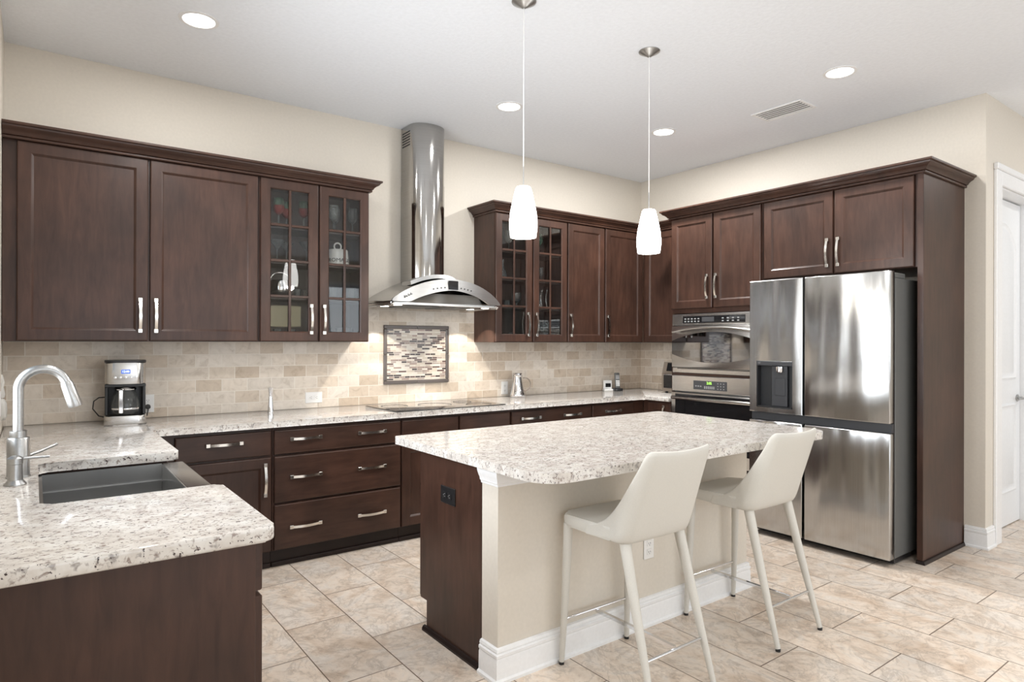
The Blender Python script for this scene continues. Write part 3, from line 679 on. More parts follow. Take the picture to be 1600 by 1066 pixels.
m = MB(); m.tube([(0.030, 0.005, 0.075), (0.06, 0.035, 0.081), (0.115, 0.08, 0.098)], [0.006, 0.0055, 0.005], 10); m.build('lever', M['nickel'], t, 40)
t = thing('soap_dispenser', 'short brushed nickel soap dispenser in front of the faucet', 'dispenser', (-5.250, -1.915, CT1))
m = MB(); m.lathe([(0.032, 0), (0.032, 0.004), (0.022, 0.016), (0.021, 0.070), (0.023, 0.072), (0.023, 0.090), (0.012, 0.098), (0, 0.099)], n=28); m.build('body', M['nickel'], t, 35)
m = MB(); m.tube([(0.015, 0.0, 0.088), (0.05, 0.003, 0.088), (0.095, 0.010, 0.086)], [0.0055, 0.005, 0.004], 10); m.build('spout', M['nickel'], t, 40)

# ------------------------------------------------------------------ cooktop and hood
t = thing('cooktop', 'flat black glass cooktop set in the granite below the hood', 'cooktop', (-2.725, -0.390, CT1+0.0005))
m = MB(); m.prism(rounded([(-0.470, -0.262), (0.470, -0.262), (0.470, 0.262), (-0.470, 0.262)], 0.012), 0, 0.006, 'z', 0.002, 2); m.build('glass_top', M['black_glass'], t, 40)
m = MB()
for x, y, r in ((-0.30, 0.11, 0.10), (-0.30, -0.13, 0.075), (0.0, 0.03, 0.13), (0.30, 0.11, 0.075), (0.30, -0.13, 0.10)):
    n = 48
    m.loops([[(x+q*cos(2*pi*k/n), y+q*sin(2*pi*k/n), z) for k in range(n)] for q, z in ((r, 0.0061), (r, 0.0064), (r-0.003, 0.0064), (r-0.003, 0.0061))], closed=True)
m.build('burner_rings', M['dark_grey'], t)

HX = -2.690; HB = 1.690
t = thing('range_hood', 'stainless steel chimney range hood with an arched front on the back wall', 'range hood', (HX, -0.0085, 0))
# chimney: flat sides from the wall, half-round front
def chimney(r, yf, z0, z1):
    p = [(r, 0)]; yc = -(yf-r*0.72)
    n = 24
    for k in range(n+1):
        a = -pi*k/n; p.append((r*cos(a), yc+r*0.72*sin(a)))
    p.append((-r, 0)); return p
cx = 0.150
m = MB(); m.prism([(x, y) for x, y in chimney(cx, 0.262, 0, 0)], 1.85, 2.650, 'z'); m.build('lower_chimney', M['steel_chimney'], t, 40)
m = MB(); m.prism([(x*0.985, y*0.99) for x, y in chimney(cx, 0.262, 0, 0)], 2.6505, H-0.001, 'z'); up = m.build('upper_chimney', M['steel_chimney'], t, 40)
for s in (-1, 1):
    m = MB()
    for k in range(6): z = 2.950+k*0.021; m.box(s*cx*0.985, s*(cx*0.985+0.0012), -0.148, -0.022, z, z+0.010)
    m.build('vent_slots', M['black'], up)
# canopy: arched front visor (constant depth plate bowed in plan) over a flat under-frame
HWD = 0.470
def topz(x): u = x/HWD; return HB+0.016+0.163*max(0, 1-u*u)**0.85
def yfront(x): u = x/HWD; return -0.500-0.060*max(0, 1-u*u)
# body skin from the wall up to the arch, falling toward the wall sides
rings = []
N = 28
m = MB()
def col(x):
    u = x/HWD; zt = topz(x)
    zw = HB+0.020+0.205*max(0, 1-abs(u)**1.5)   # height of the skin at the wall
    return [(x, 0, HB+0.004), (x, 0, max(zw, HB+0.012)), (x, yfront(x)*0.35, max(zw-0.003, HB+0.011)), (x, yfront(x)*0.7, max(zt-0.012, HB+0.010)), (x, yfront(x)+0.030, max(zt-0.022, HB+0.009)), (x, yfront(x)+0.030, HB+0.004)]
vs = [[m.bm.verts.new(p) for p in col(-HWD+0.004+(2*HWD-0.008)*k/N)] for k in range(N+1)]
for a, b in zip(vs, vs[1:]):
    for j in range(4): m.bm.faces.new((a[j], b[j], b[j+1], a[j+1]))
m.bm.faces.new(vs[0]); m.bm.faces.new(list(reversed(vs[-1])))
m.build('canopy', M['steel_hood'], t, 45)
# visor plate
def bandw(x): u = abs(x)/HWD; return 0.083+0.022*u
m = MB(); ro = []
for k in range(N*2+1):
    x = -HWD+2*HWD*k/(N*2); zt = topz(x); zb = max(HB+0.002, zt-bandw(x)) if abs(x) < HWD*0.985 else HB+0.004
    if zt < zb+0.004: zt = zb+0.004
    y = yfront(x)
    ro.append([(x, y, zb), (x, y-0.012, zb), (x, y-0.004, zt), (x, y+0.012, zt+0.001)])
m.loops(ro); vis = m.build('arched_visor', M['steel_visor'], t, 45)
# second smaller arch on top
m = MB(); ro = []
for k in range(25):
    u = -1+2*k/24; x = 0.235*u; zt = 1.862+0.058*(1-u*u); y = -0.33-0.05*(1-u*u)
    ro.append([(x, y-0.012, zt-0.030), (x, y-0.002, zt), (x, y+0.14, zt-0.001), (x, y+0.14, zt-0.030)])
m.loops(ro); m.build('upper_arch', M['steel_visor'], t, 45)
# under-frame with filters, lamps, rails
m = MB(); m.box(-HWD+0.006, HWD-0.006, -0.470, -0.002, HB-0.018, HB+0.003, 0.003); m.build('under_frame', M['steel'], t)
m = MB(); m.prism([(0.02, 0.0), (0.36, 0.0), (0.30, 0.075), (0.06, 0.090)], HX*0-0.33, 0.33, 'x')
for v in m.bm.verts: v.co.y = -0.10-v.co.y; v.co.z = HB+0.004+v.co.z
m.build('filter_hump', M['steel'], t)
for s in (-1, 1):
    m = MB(); m.box(s*0.02, s*0.300, -0.40, -0.09, HB-0.024, HB-0.0185, 0.001); m.build('baffle_filter', M['grey_metal'], t)
    for y in (-0.20, -0.42):
        m = MB(); m.cyl((s*0.385, y, HB-0.0215), 0.030, 0.003, 20); tag(m.build('hood_lamp', M['hood_lens'], t, 40), 'lit round hood lamp')
    m = MB(); x = s*(HWD-0.004); m.tube([(x-s*0.02, -0.475, HB-0.004), (x, -0.485, HB-0.012), (x, -0.470, HB-0.022), (x, -0.25, HB-0.022), (x, -0.03, HB-0.022), (x, -0.015, HB-0.012)], 0.005, 8); m.build('side_rail', M['chrome'], t, 40)
m = MB(); ys = yfront(0)-0.0105; m.box(-0.045, 0.035, ys-0.006, ys-0.001, topz(0)-0.078, topz(0)-0.012); m.build('display', M['black_glass'], vis)
for k in range(4):
    for s in (-1, 1):
        x = s*(0.070+k*0.031)-0.005; y = yfront(x)-0.0125
        m = MB(); m.cyl((x, y, topz(x)-0.062), 0.0055, 0.004, 10, 'y'); m.build('button', M['ink'], vis)
m = MB()
for k, (x, w, h) in enumerate(((-0.385, 0.010, 0.019), (-0.371, 0.013, 0.013), (-0.355, 0.014, 0.015), (-0.338, 0.013, 0.014))):
    z = topz(x)-0.052; y = yfront(x)-0.012; m.box(x-w/2, x+w/2, y-0.0015, y+0.004, z, z+0.004); m.box(x-w/2, x-w/2+0.004, y-0.0015, y+0.004, z, z+h); m.box(x+w/2-0.004, x+w/2, y-0.0015, y+0.004, z+0.003, z+h*0.7)
m.build('logo_mark', M['grey_metal'], vis)
def spot(name, loc, power, angle, blend, rad, col, rot=(0, 0, 0)):
    d = bpy.data.lights.new(name, 'SPOT'); d.energy = power; d.spot_size = angle; d.spot_blend = blend; d.shadow_soft_size = rad; d.color = col
    o = link(bpy.data.objects.new(name, d)); o.location = loc; o.rotation_euler = rot; return o
for s in (-1, 1):
    for y in (-0.21, -0.43): spot('hood_light', (HX+s*0.385, y-0.0085, HB-0.026), 11, math.radians(97), 0.12, 0.012, (1, 0.945, 0.86))

# ------------------------------------------------------------------ wall ovens
def text_mesh(txt, size, depth=0.0006, align='CENTER'):
    cu = bpy.data.curves.new('t', 'FONT'); cu.body = txt; cu.size = size; cu.align_x = align; cu.align_y = 'CENTER'; cu.extrude = depth; cu.resolution_u = 3
    o = bpy.data.objects.new('t', cu); C.objects.link(o)
    dg = bpy.context.evaluated_depsgraph_get(); me = bpy.data.meshes.new_from_object(o.evaluated_get(dg)); bpy.data.objects.remove(o); return me
def text(name, txt, size, mat, parent, loc, rot=(pi/2, 0, 0)):
    me = text_mesh(txt, size); me.materials.clear(); me.materials.append(mat); o = link(bpy.data.objects.new(name, me), parent); o.location = loc; o.rotation_euler = rot; return o

# speed oven: local frame of right wall (x toward -Y), front at y = -0.662
t = thing('wall_oven', 'upper stainless wall oven with an oval black glass window', 'oven', (-0.0005, OY-0.032, 0), -pi/2)
w = OW-0.064; z0, z1 = 1.146, 1.648; yf = -0.664
m = MB(); m.box(0.004, w-0.004, -0.655, -0.10, z0+0.004, z1-0.004); m.build('oven_body', M['grey_metal'], t)
m = MB(); m.box(-0.012, w+0.012, yf-0.018, -0.6625, z1-0.098, z1, 0.004); pn = m.build('control_panel', M['steel'], t)
m = MB(); m.box(0.105, w-0.110, yf-0.0215, yf-0.0185, z1-0.080, z1-0.020, 0.002); cg = m.build('control_glass', M['black_glass'], pn)
m = MB(); m.box(0.305, 0.425, yf-0.0225, yf-0.0218, z1-0.070, z1-0.030); m.build('display', M['dark_grey'], cg)
m = MB()
for k in range(5):
    for j in range(2): m.box(0.125+k*0.034, 0.142+k*0.034, yf-0.0225, yf-0.0218, z1-0.070+j*0.022, z1-0.060+j*0.022)
for k in range(4):
    for j in range(2): m.box(0.50+k*0.048, 0.518+k*0.048, yf-0.0225, yf-0.0218, z1-0.070+j*0.022, z1-0.060+j*0.022)
m.build('button_markings', M['mark'], cg)
m = MB(); m.box(-0.012, w+0.012, yf-0.024, -0.6625, z0+0.042, z1-0.102, 0.006, 2); dr = m.build('door', M['steel'], t, 40)
pts = []; n = 26; zc = (z0+z1)/2-0.035; ww = w+0.010
for k in range(n+1): u = k/n; pts.append((-0.005+ww*u, zc+0.055+0.075*(1-(2*u-1)**2)))
for k in range(n+1): u = 1-k/n; pts.append((-0.005+ww*u, zc-0.060-0.070*(1-(2*u-1)**2)))
m = MB(); m.prism(pts, yf-0.0285, yf-0.0235, 'y'); m.build('oval_window', M['oven_glass'], dr)
m = MB(); hz = z1-0.150; P = []
for k in range(21): u = k/20; P.append((0.03+(w-0.06)*u, yf-0.060-0.020*(1-(2*u-1)**2), hz+0.030*(1-(2*u-1)**2)))
m.tube([(0.03, yf-0.024, hz)]+P+[(w-0.03, yf-0.024, hz)], 0.012, 12); m.build('handle', M['steel'], dr, 50)
m = MB(); m.box(-0.012, w+0.012, yf-0.010, -0.6625, z0-0.006, z0+0.038, 0.003); m.box(0.05, w-0.05, yf-0.0115, yf-0.0102, z0+0.026, z0+0.034); vt = m.build('bottom_trim', M['steel'], t)
m = MB(); m.box(0.04, w-0.02, yf-0.0125, yf-0.0118, z0+0.027, z0+0.033); m.build('vent_slot', M['black'], vt)

t = thing('wall_oven', 'lower stainless wall oven with a green clock, half behind the island', 'oven', (-0.0005, OY-0.032, 0), -pi/2)
z0, z1 = 0.390, 1.116
m = MB(); m.box(0.004, w-0.004, -0.655, -0.10, z0+0.004, z1-0.004); m.build('oven_body', M['grey_metal'], t)
m = MB(); m.box(-0.016, w+0.016, yf-0.014, -0.6625, z1-0.138, z1, 0.004); pn = m.build('control_panel', M['steel'], t)
m = MB(); m.box(0.215, 0.545, yf-0.0165, yf-0.0145, z1-0.112, z1-0.036, 0.001); cg = m.build('control_glass', M['dark_grey'], pn)
text('clock_digits', '2:05', 0.030, M['green_led'], cg, (0.375, yf-0.0172, z1-0.055))
m = MB()
for k in range(6): m.box(0.325+k*0.018, 0.337+k*0.018, yf-0.0172, yf-0.0166, z1-0.102, z1-0.080)
for k in range(3):
    for j in range(3): m.box(0.455+k*0.028, 0.465+k*0.028, yf-0.0172, yf-0.0166, z1-0.102+j*0.022, z1-0.094+j*0.022)
for k in range(3): m.box(0.235+k*0.024, 0.250+k*0.024, yf-0.0172, yf-0.0166, z1-0.088, z1-0.078)
m.build('button_markings', M['mark'], cg)
m = MB(); m.box(-0.016, w+0.016, yf-0.022, -0.6625, z0, z1-0.146, 0.005, 2); dr = m.build('door', M['steel'], t, 40)
m = MB(); m.box(0.028, w-0.028, yf-0.0235, yf-0.0222, z0+0.10, z1-0.160); m.build('door_glass', M['black_glass'], dr)
m = MB(); hz = z1-0.192; m.tube([(0.02, yf-0.023, hz), (0.02, yf-0.060, hz), (w/2, yf-0.068, hz), (w-0.02, yf-0.060, hz), (w-0.02, yf-0.023, hz)], 0.0145, 12); m.build('handle', M['steel'], dr, 50)

# ------------------------------------------------------------------ refrigerator
fw0, fw1 = -1.907, -2.886   # Y extents
t = thing('refrigerator', 'large stainless four-door refrigerator with a dark water dispenser', 'refrigerator', (0, fw0, 0), -pi/2)
FW = fw0-fw1; fx = -0.937
m = MB(); m.box(0.004, FW-0.004, -0.858, -0.10, 0.045, 1.815, 0.004); m.build('cabinet_box', M['grey_metal'], t)
m = MB(); m.box(0.006, FW-0.006, -0.872, -0.8585, 0.060, 1.835); m.build('gasket', M['black'], t)
sx = 0.411
def fdoor(name, a, b, z0, z1, cut=None):
    m = MB(); yb = -0.873
    if not cut:
        m.box(a, b, fx, yb, z0, z1, 0.007, 3)
    else:
        ca, cb, cz0, cz1 = cut
        m.loops([ring(a, b, z0, z1, 0, yb), ring(a, b, z0, z1, 0, fx+0.006), ring(a, b, z0, z1, 0.006, fx), [(ca, fx, cz0), (cb, fx, cz0), (cb, fx, cz1), (ca, fx, cz1)], [(ca, fx+0.055, cz0), (cb, fx+0.055, cz0), (cb, fx+0.055, cz1), (ca, fx+0.055, cz1)], [(ca, yb, cz0), (cb, yb, cz0), (cb, yb, cz1), (ca, yb, cz1)]][:5], cap0=True, cap1=True)
    return m.build(name, M['steel_fridge'], t, 40)
ca, cb, cz0, cz1 = 0.060, 0.338, 0.934, 1.272
d1 = fdoor('door', 0.0, sx-0.003, 0.898, 1.857, (ca, cb, cz0, cz1))
d2 = fdoor('door', sx+0.013, FW, 0.898, 1.857)
d3 = fdoor('door', 0.0, sx-0.003, 0.046, 0.838)
d4 = fdoor('door', sx+0.013, FW, 0.046, 0.838)
m = MB(); m.box(0.004, FW-0.004, -0.905, -0.8735, 0.840, 0.896); m.build('middle_rail', M['paddle'], t)
m = MB(); m.box(0.012, FW-0.012, -0.850, -0.60, 0.012, 0.044); m.build('base_grille', M['black'], t)
for x in (0.05, FW-0.05):
    m = MB(); m.cyl((x, -0.80, 0.0), 0.022, 0.012, 14); m.build('foot', M['black'], t)
for x in (0.01, FW-0.09):
    m = MB(); m.box(x, x+0.08, -0.90, -0.70, 1.8585 if False else 1.8155, 1.858 if False else 1.850, 0.005); m.build('hinge_cover', M['grey_metal'], t)
# dispenser
m = MB(); a, b = ca+0.001, cb-0.001
m.box(a, b, fx+0.046, fx+0.054, cz0+0.001, cz1-0.001); m.box(a, a+0.006, fx+0.001, fx+0.046, cz0+0.001, cz1-0.034); m.box(b-0.006, b, fx+0.001, fx+0.046, cz0+0.001, cz1-0.034); m.box(a, b, fx+0.001, fx+0.046, cz0+0.001, cz0+0.010)
ds = m.build('dispenser', M['recess'], d1)
m = MB(); m.box(a, b, fx-0.001, fx+0.046, cz1-0.034, cz1-0.001, 0.002); m.build('dispenser_panel', M['paddle'], d1)
m = MB(); m.box(a+0.105, a+0.225, fx+0.022, fx+0.0455, cz0+0.011, cz1-0.035, 0.004); m.box(a+0.135, a+0.21, fx+0.016, fx+0.0215, cz0+0.09, cz0+0.215, 0.003); m.build('dispenser_paddle', M['paddle'], d1)
m = MB(); m.lathe([(0.026, 0), (0.030, 0.02), (0.030, 0.04)], (a+0.175, fx+0.016, cz1-0.080), 18); m.build('nozzle', M['chrome'], d1, 40)
text('brand_mark', 'LG', 0.016, M['mark'], d1, (a+0.022, fx-0.0018, cz1-0.016))

# ------------------------------------------------------------------ ceiling fittings
def can_light(x, y, label, group, power=11):
    t = thing('recessed_light', label, 'ceiling light', (x, y, H), 0, group)
    m = MB(); n = 36
    m.loops([[(q*cos(2*pi*k/n), q*sin(2*pi*k/n), z) for k in range(n)] for q, z in ((0.098, -0.0005), (0.098, -0.004), (0.080, -0.007), (0.076, -0.003), (0.076, -0.0005))], closed=True)
    m.build('trim_ring', M['trim'], t, 50)
    m = MB(); m.cyl((0, 0, -0.0035), 0.0755, 0.003, 32); m.build('lens', M['lens'], t)
    area('can_light', (x, y, H-0.009), (0, 0, 0), 0.14, 0.14, power, (1, 0.995, 0.98), 'DISK')
g = 'round recessed ceiling lights'
can_light(-4.502, -0.945, 'round recessed ceiling light above the coffee maker counter', g, 12)
can_light(-2.443, -0.935, 'round recessed ceiling light in front of the range hood', g, 10)
can_light(-1.112, -1.238, 'round recessed ceiling light in front of the wall ovens', g, 44)
can_light(-1.133, -2.668, 'round recessed ceiling light beyond the ceiling vent, before the refrigerator', g, 15)
can_light(-4.42, -2.67, 'round recessed ceiling light above the sink aisle', g, 17)
can_light(-3.2, -4.6, 'round recessed ceiling light in the dining side', g)
can_light(-0.6, -4.8, 'round recessed ceiling light toward the hall', g)
can_light(1.4, -4.2, 'round recessed ceiling light in the hall', g)

t = thing('ceiling_vent', 'white slatted air vent in the ceiling before the ovens', 'vent', (-0.786, -2.085, H))
m = MB(); a, b = 0.115, 0.195
for q0, q1, r0, r1 in ((-a, a, -b, -b+0.022), (-a, a, b-0.022, b), (-a, -a+0.022, -b+0.022, b-0.022), (a-0.022, a, -b+0.022, b-0.022)): m.box(q0, q1, r0, r1, -0.008, -0.0005, 0.002)
m.build('frame', M['trim'], t)
m = MB()
for k in range(5):
    x = -0.070+k*0.035; m.box(x-0.0085, x+0.0085, -b+0.0225, b-0.0225, -0.0075, -0.0060)
m.build('slats', M['trim'], t)
m = MB(); m.box(-a+0.022, a-0.022, -b+0.022, b-0.022, -0.0025, -0.0005); m.build('duct_backing', M['dark_grey'], t)

def pendant(x, y, label):
    t = thing('pendant_light', label, 'pendant light', (x, y, H), 0, 'white glass pendants over the island')
    m = MB(); m.lathe([(0.062, -0.0005), (0.062, -0.004), (0.050, -0.012), (0.022, -0.026), (0.010, -0.034), (0.0, -0.034)], n=28); m.build('canopy', M['nickel'], t, 40)
    zt = 2.183-H; zb = 1.928-H
    m = MB(); m.tube([(0, 0, -0.034), (0, 0, zt+0.10)], 0.0026, 8); m.build('cord', M['white_plastic'], t, 60)
    m = MB(); m.lathe([(0.0035, zt+0.10), (0.0035, zt+0.004), (0.012, zt+0.002), (0.012, zt-0.03), (0.0, zt-0.03)], n=14); m.build('stem', M['nickel'], t, 40)
    m = MB()
    outer = [(0.014, 0.0), (0.034, -0.002), (0.040, -0.012), (0.047, -0.040), (0.057, -0.085), (0.066, -0.130), (0.0705, -0.175), (0.0705, -0.205), (0.067, -0.235), (0.064, -0.255)]
    inner = [(r-0.004, z) for r, z in reversed(outer[2:])]
    n = 36; prof = outer+inner
    m.loops([[(r*cos(2*pi*k/n), r*sin(2*pi*k/n), zt+z) for k in range(n)] for r, z in prof], cap0=True, cap1=True); m.build('shade', M['shade'], t, 60)
    m = MB(); m.cyl((0, 0, zt-0.251), 0.0585, 0.002, 28); m.build('opening_glow_disc', M['opening_glow'], t)  # added disc: covers the bright inside so the shade opening reads grey-white
    d = bpy.data.lights.new('pendant_bulb', 'POINT'); d.energy = 7; d.color = (1, 0.93, 0.82); d.shadow_soft_size = 0.03
    o = link(bpy.data.objects.new('pendant_bulb', d)); o.location = (x, y, 1.915)
pendant(-3.236, -2.131, 'white glass pendant light over the end of the island nearest the sink')
pendant(-2.311, -2.138, 'white glass pendant light over the end of the island nearest the refrigerator')
# drum pendant of the dining side (seen mirrored in the glass cabinet door)
t = thing('drum_pendant', 'cream drum pendant light hanging over the dining side of the room', 'pendant light', (-2.26, -5.50, H))
m = MB(); m.lathe([(0.07, -0.0005), (0.07, -0.02), (0.01, -0.03), (0, -0.03)]); m.build('canopy', M['nickel'], t, 40)
m = MB(); m.tube([(0, 0, -0.03), (0, 0, -1.19)], 0.006, 8); m.build('rod', M['nickel'], t, 60)
m = MB(); n = 40; m.loops([[(r*cos(2*pi*k/n), r*sin(2*pi*k/n), z) for k in range(n)] for r, z in ((0.235, -1.49), (0.235, -1.20), (0.228, -1.20), (0.228, -1.49))], closed=True); m.build('shade', M['drum'], t, 50)

# ------------------------------------------------------------------ stools (local: front toward +Y, origin on the floor under the seat centre)
def stool(x, y, label, rz=0):
    t = thing('counter_stool', label, 'stool', (x, y, 0), rz, 'cream counter stools at the island')
    hw = 0.212; YF, YB = 0.255, -0.125      # seat front / back line (y=0 is -2.805 in the room)
    # seat cushion
    m = MB(); m.prism(rounded([(-hw, -0.10), (hw, -0.10), (hw-0.004, YF), (-hw+0.004, YF)], [0.05, 0.05, 0.045, 0.045], 8), 0.612, 0.668, 'z', 0.016, 4)
    for v in m.bm.verts:
        if v.co.z > 0.64: v.co.z += 0.010*(1-(v.co.x/hw)**2)-0.010*max(0, (v.co.y-0.1)/0.16)
    m.build('seat', M['leather'], t, 50)
    # wrap-round back shell
    k_ = 0.31; r = 0.055; plan = []
    ytip = 0.100
    for j in range(11): plan.append((-hw, ytip+(YB+r-ytip)*j/10))
    for j in range(1, 9):
        a = pi+pi/2*j/8; plan.append((-hw+r+r*cos(a), YB+r+r*sin(a)))
    nb = 8
    for j in range(1, nb): plan.append((-hw+r+(2*hw-2*r)*j/nb, YB))
    full = plan+[(-px, py) for px, py in reversed(plan[:19])]
    def lerp(tab, q):
        for (a, va), (b, vb) in zip(tab, tab[1:]):
            if (q <= a and q >= b): return va+(vb-va)*(a-q)/(a-b)
        return tab[-1][1] if q < tab[-1][0] else tab[0][1]
    tab = [(0.101, 0.652), (0.05, 0.664), (0.010, 0.688), (-0.025, 0.735), (-0.060, 0.815), (-0.086, 0.905), (-0.106, 0.978), (-0.118, 0.993), (-0.1251, 0.995)]
    NV = 10; outer = []; inner = []
    for px, py in full:
        bul = 0.028*(1-(px/hw)**2) if py < -0.06 else 0
        zt = lerp(tab, py) - (0.012*(1-(px/hw)**2) if py < -0.12 else 0); zb = 0.606
        tip = (py-0.02)/0.08 if py > 0.02 else 0
        # plan normal (outwards)
        dx, dy = px/hw, (py-0.10)/0.23; nx, ny = (px/hw if abs(px) > hw-r else px/hw*0.4), (-1 if py < YB+r*0.5 else 0)
        l = sqrt(nx*nx+ny*ny) or 1; nx, ny = nx/l, ny/l
        th = 0.030-0.014*tip
        co, ci = [], []
        for q in range(NV+1):
            z = zb+(zt-zb)*q/NV; yy = py-bul*(0.4+0.6*(z-0.6)/0.4)-k_*(z-0.606)
            wx = 1.0-0.03*(z-0.6)/0.4
            edge = 0.35 if q in (0, NV) else 0.0
            e_ = th*edge*0.5
            co.append((px*wx-nx*e_, yy-ny*e_, z)); ci.append((px*wx-nx*(th-e_), yy-ny*(th-e_), z))
        outer.append(co); inner.append(ci)
    m = MB()
    rings = [o+list(reversed(i)) for o, i in zip(outer, inner)]
    m.loops(rings)
    sh = m.build('backrest', M['leather'], t, 180)
    sb = sh.modifiers.new('soften', 'SUBSURF'); sb.levels = 1; sb.render_levels = 1
    # legs
    for s in (-1, 1):
        m = MB(); m.tube([(s*0.188, 0.222, 0.620), (s*0.196, 0.232, 0.30), (s*0.204, 0.246, 0.012)], [0.021, 0.017, 0.0115], 14); lg = m.build('leg', M['leather'], t, 50)
        m = MB(); m.cyl((s*0.204, 0.246, 0.0), 0.0115, 0.0125, 12); m.build('foot_pad', M['black'], lg)
        m = MB(); m.tube([(s*0.165, -0.085, 0.622), (s*0.174, -0.160, 0.34), (s*0.185, -0.252, 0.012)], [0.023, 0.019, 0.0115], 14); lg = m.build('leg', M['leather'], t, 50)
        m = MB(); m.cyl((s*0.185, -0.252, 0.0), 0.0115, 0.0125, 12); m.build('foot_pad', M['black'], lg)
    m = MB(); zf, zr = 0.197, 0.178
    yfr, yr = 0.238, -0.204
    m.tube([(-0.192, yfr, zf), (0.192, yfr, zf)], 0.0065, 10); m.tube([(-0.172, yr, zr), (0.172, yr, zr)], 0.0065, 10); m.box(-0.008, 0.008, yr, yfr, 0.180, 0.194)
    m.build('footrest', M['chrome'], t, 50)
stool(-3.147, -2.808, 'cream upholstered counter stool at the end of the island nearer the sink')
stool(-2.298, -2.808, 'cream upholstered counter stool at the end of the island nearer the refrigerator')

# ------------------------------------------------------------------ counter items
# coffee maker
t = thing('coffee_maker', 'black and stainless drip coffee maker with a glass carafe', 'coffee maker', (-4.760, -0.205, CT1), math.radians(-5))
m = MB(); m.prism(rounded([(-0.108, -0.13), (0.108, -0.13), (0.108, 0.12), (-0.108, 0.12)], [0.045, 0.045, 0.02, 0.02]), 0.0, 0.052, 'z', 0.006, 2); m.build('base', M['steel'], t, 40)
m = MB(); m.prism(rounded([(-0.104, 0.030), (0.104, 0.030), (0.104, 0.118), (-0.104, 0.118)], [0.01, 0.01, 0.02, 0.02]), 0.0525, 0.236, 'z')
for s in (-1, 1): m.box(s*0.104, s*0.086, -0.055, 0.030, 0.0525, 0.236, 0.004)
m.box(-0.104, 0.104, -0.090, 0.118, 0.2185, 0.2365, 0.003)
m.build('tower', M['black'], t, 40)
m = MB(); m.prism(rounded([(-0.104, -0.115), (0.104, -0.115), (0.104, 0.118), (-0.104, 0.118)], [0.05, 0.05, 0.02, 0.02]), 0.237, 0.362, 'z', 0.003, 1); hd = m.build('head', M['steel'], t, 40)
m = MB(); m.prism(rounded([(-0.106, -0.117), (0.106, -0.117), (0.106, 0.120), (-0.106, 0.120)], [0.05, 0.05, 0.02, 0.02]), 0.3625, 0.374, 'z', 0.003, 1); m.build('lid', M['black'], t, 40)
m = MB(); m.box(-0.022, 0.024, -0.119, -0.1155, 0.298, 0.322, 0.001); ds = m.build('display', M['blue_led'], hd)
text('clock_digits', '12:00', 0.017, M['white_led'], ds, (0.001, -0.1197, 0.310))
for k in range(5):
    m = MB(); m.lathe([(0.0075, 0), (0.0075, 0.004), (0.005, 0.005)], (-0.052+k*0.026, -0.1155, 0.276), 14, 'y')
    for v in m.bm.verts: v.co.y = -0.1155-(v.co.y+0.1155)
    m.build('button', M['chrome'], hd, 40)
cf = MB(); prof = [(0.0, 0.0), (0.066, 0.0), (0.076, 0.02), (0.077, 0.055), (0.068, 0.100), (0.054, 0.132), (0.052, 0.142)]
cf.lathe([(r, z+0.058) for r, z in prof], (0, -0.040, 0), 32); cb_ = cf.build('carafe', M['carafe_glass'], t, 40)
m = MB(); m.lathe([(0.078, 0.086), (0.0785, 0.087), (0.0785, 0.095), (0.078, 0.096)], (0, -0.040, 0), 32); m.lathe([(0.0, 0.2005), (0.056, 0.2005), (0.058, 0.206), (0.05, 0.215), (0.0, 0.216)], (0, -0.040, 0), 28); m.build('carafe_band', M['chrome'], cb_, 40)
m = MB(); m.box(-0.034, -0.012, -0.150, -0.138, 0.070, 0.205, 0.003); m.box(-0.034, -0.012, -0.138, -0.095, 0.188, 0.204, 0.003); tag(m.build('carafe_handle', M['chrome'], cb_), 'steel and black carafe handle')
m = MB(); m.tube([(-0.106, 0.08, 0.030), (-0.135, 0.07, 0.040), (-0.165, 0.06, 0.085), (-0.160, 0.055, 0.130), (-0.135, 0.06, 0.150), (-0.105, 0.08, 0.150)], 0.0035, 8); m.build('power_cord', M['cord'], t, 60)
m = MB(); a_ = -math.radians(-5)
def tl(x, y, z):
    X, Y = x+4.760, y+0.205; return (X*cos(a_)-Y*sin(a_), X*sin(a_)+Y*cos(a_), z-CT1)
m.tube([tl(-4.618, -0.018, 0.985), tl(-4.618, -0.050, 0.985)], [0.016, 0.012], 14); m.tube([tl(-4.618, -0.046, 0.985), tl(-4.622, -0.058, 0.965), tl(-4.628, -0.060, 0.935), tl(-4.650, -0.075, 0.920)], 0.0035, 8); m.build('plug', M['cord'], t, 50)

# pepper mill
t = thing('salt_mill', 'slim chrome hourglass mill standing on the counter', 'mill', (-3.902, -0.175, CT1))
m = MB(); m.lathe([(0.0225, 0), (0.0225, 0.004), (0.017, 0.06), (0.0125, 0.113), (0.0, 0.114)], n=24); m.build('body', M['chrome'], t, 40)
m = MB(); m.lathe([(0.0, 0.1145), (0.0115, 0.115), (0.0125, 0.122), (0.013, 0.135), (0.019, 0.172), (0.020, 0.174), (0.0, 0.176)], n=24); m.build('head', M['chrome'], t, 40)

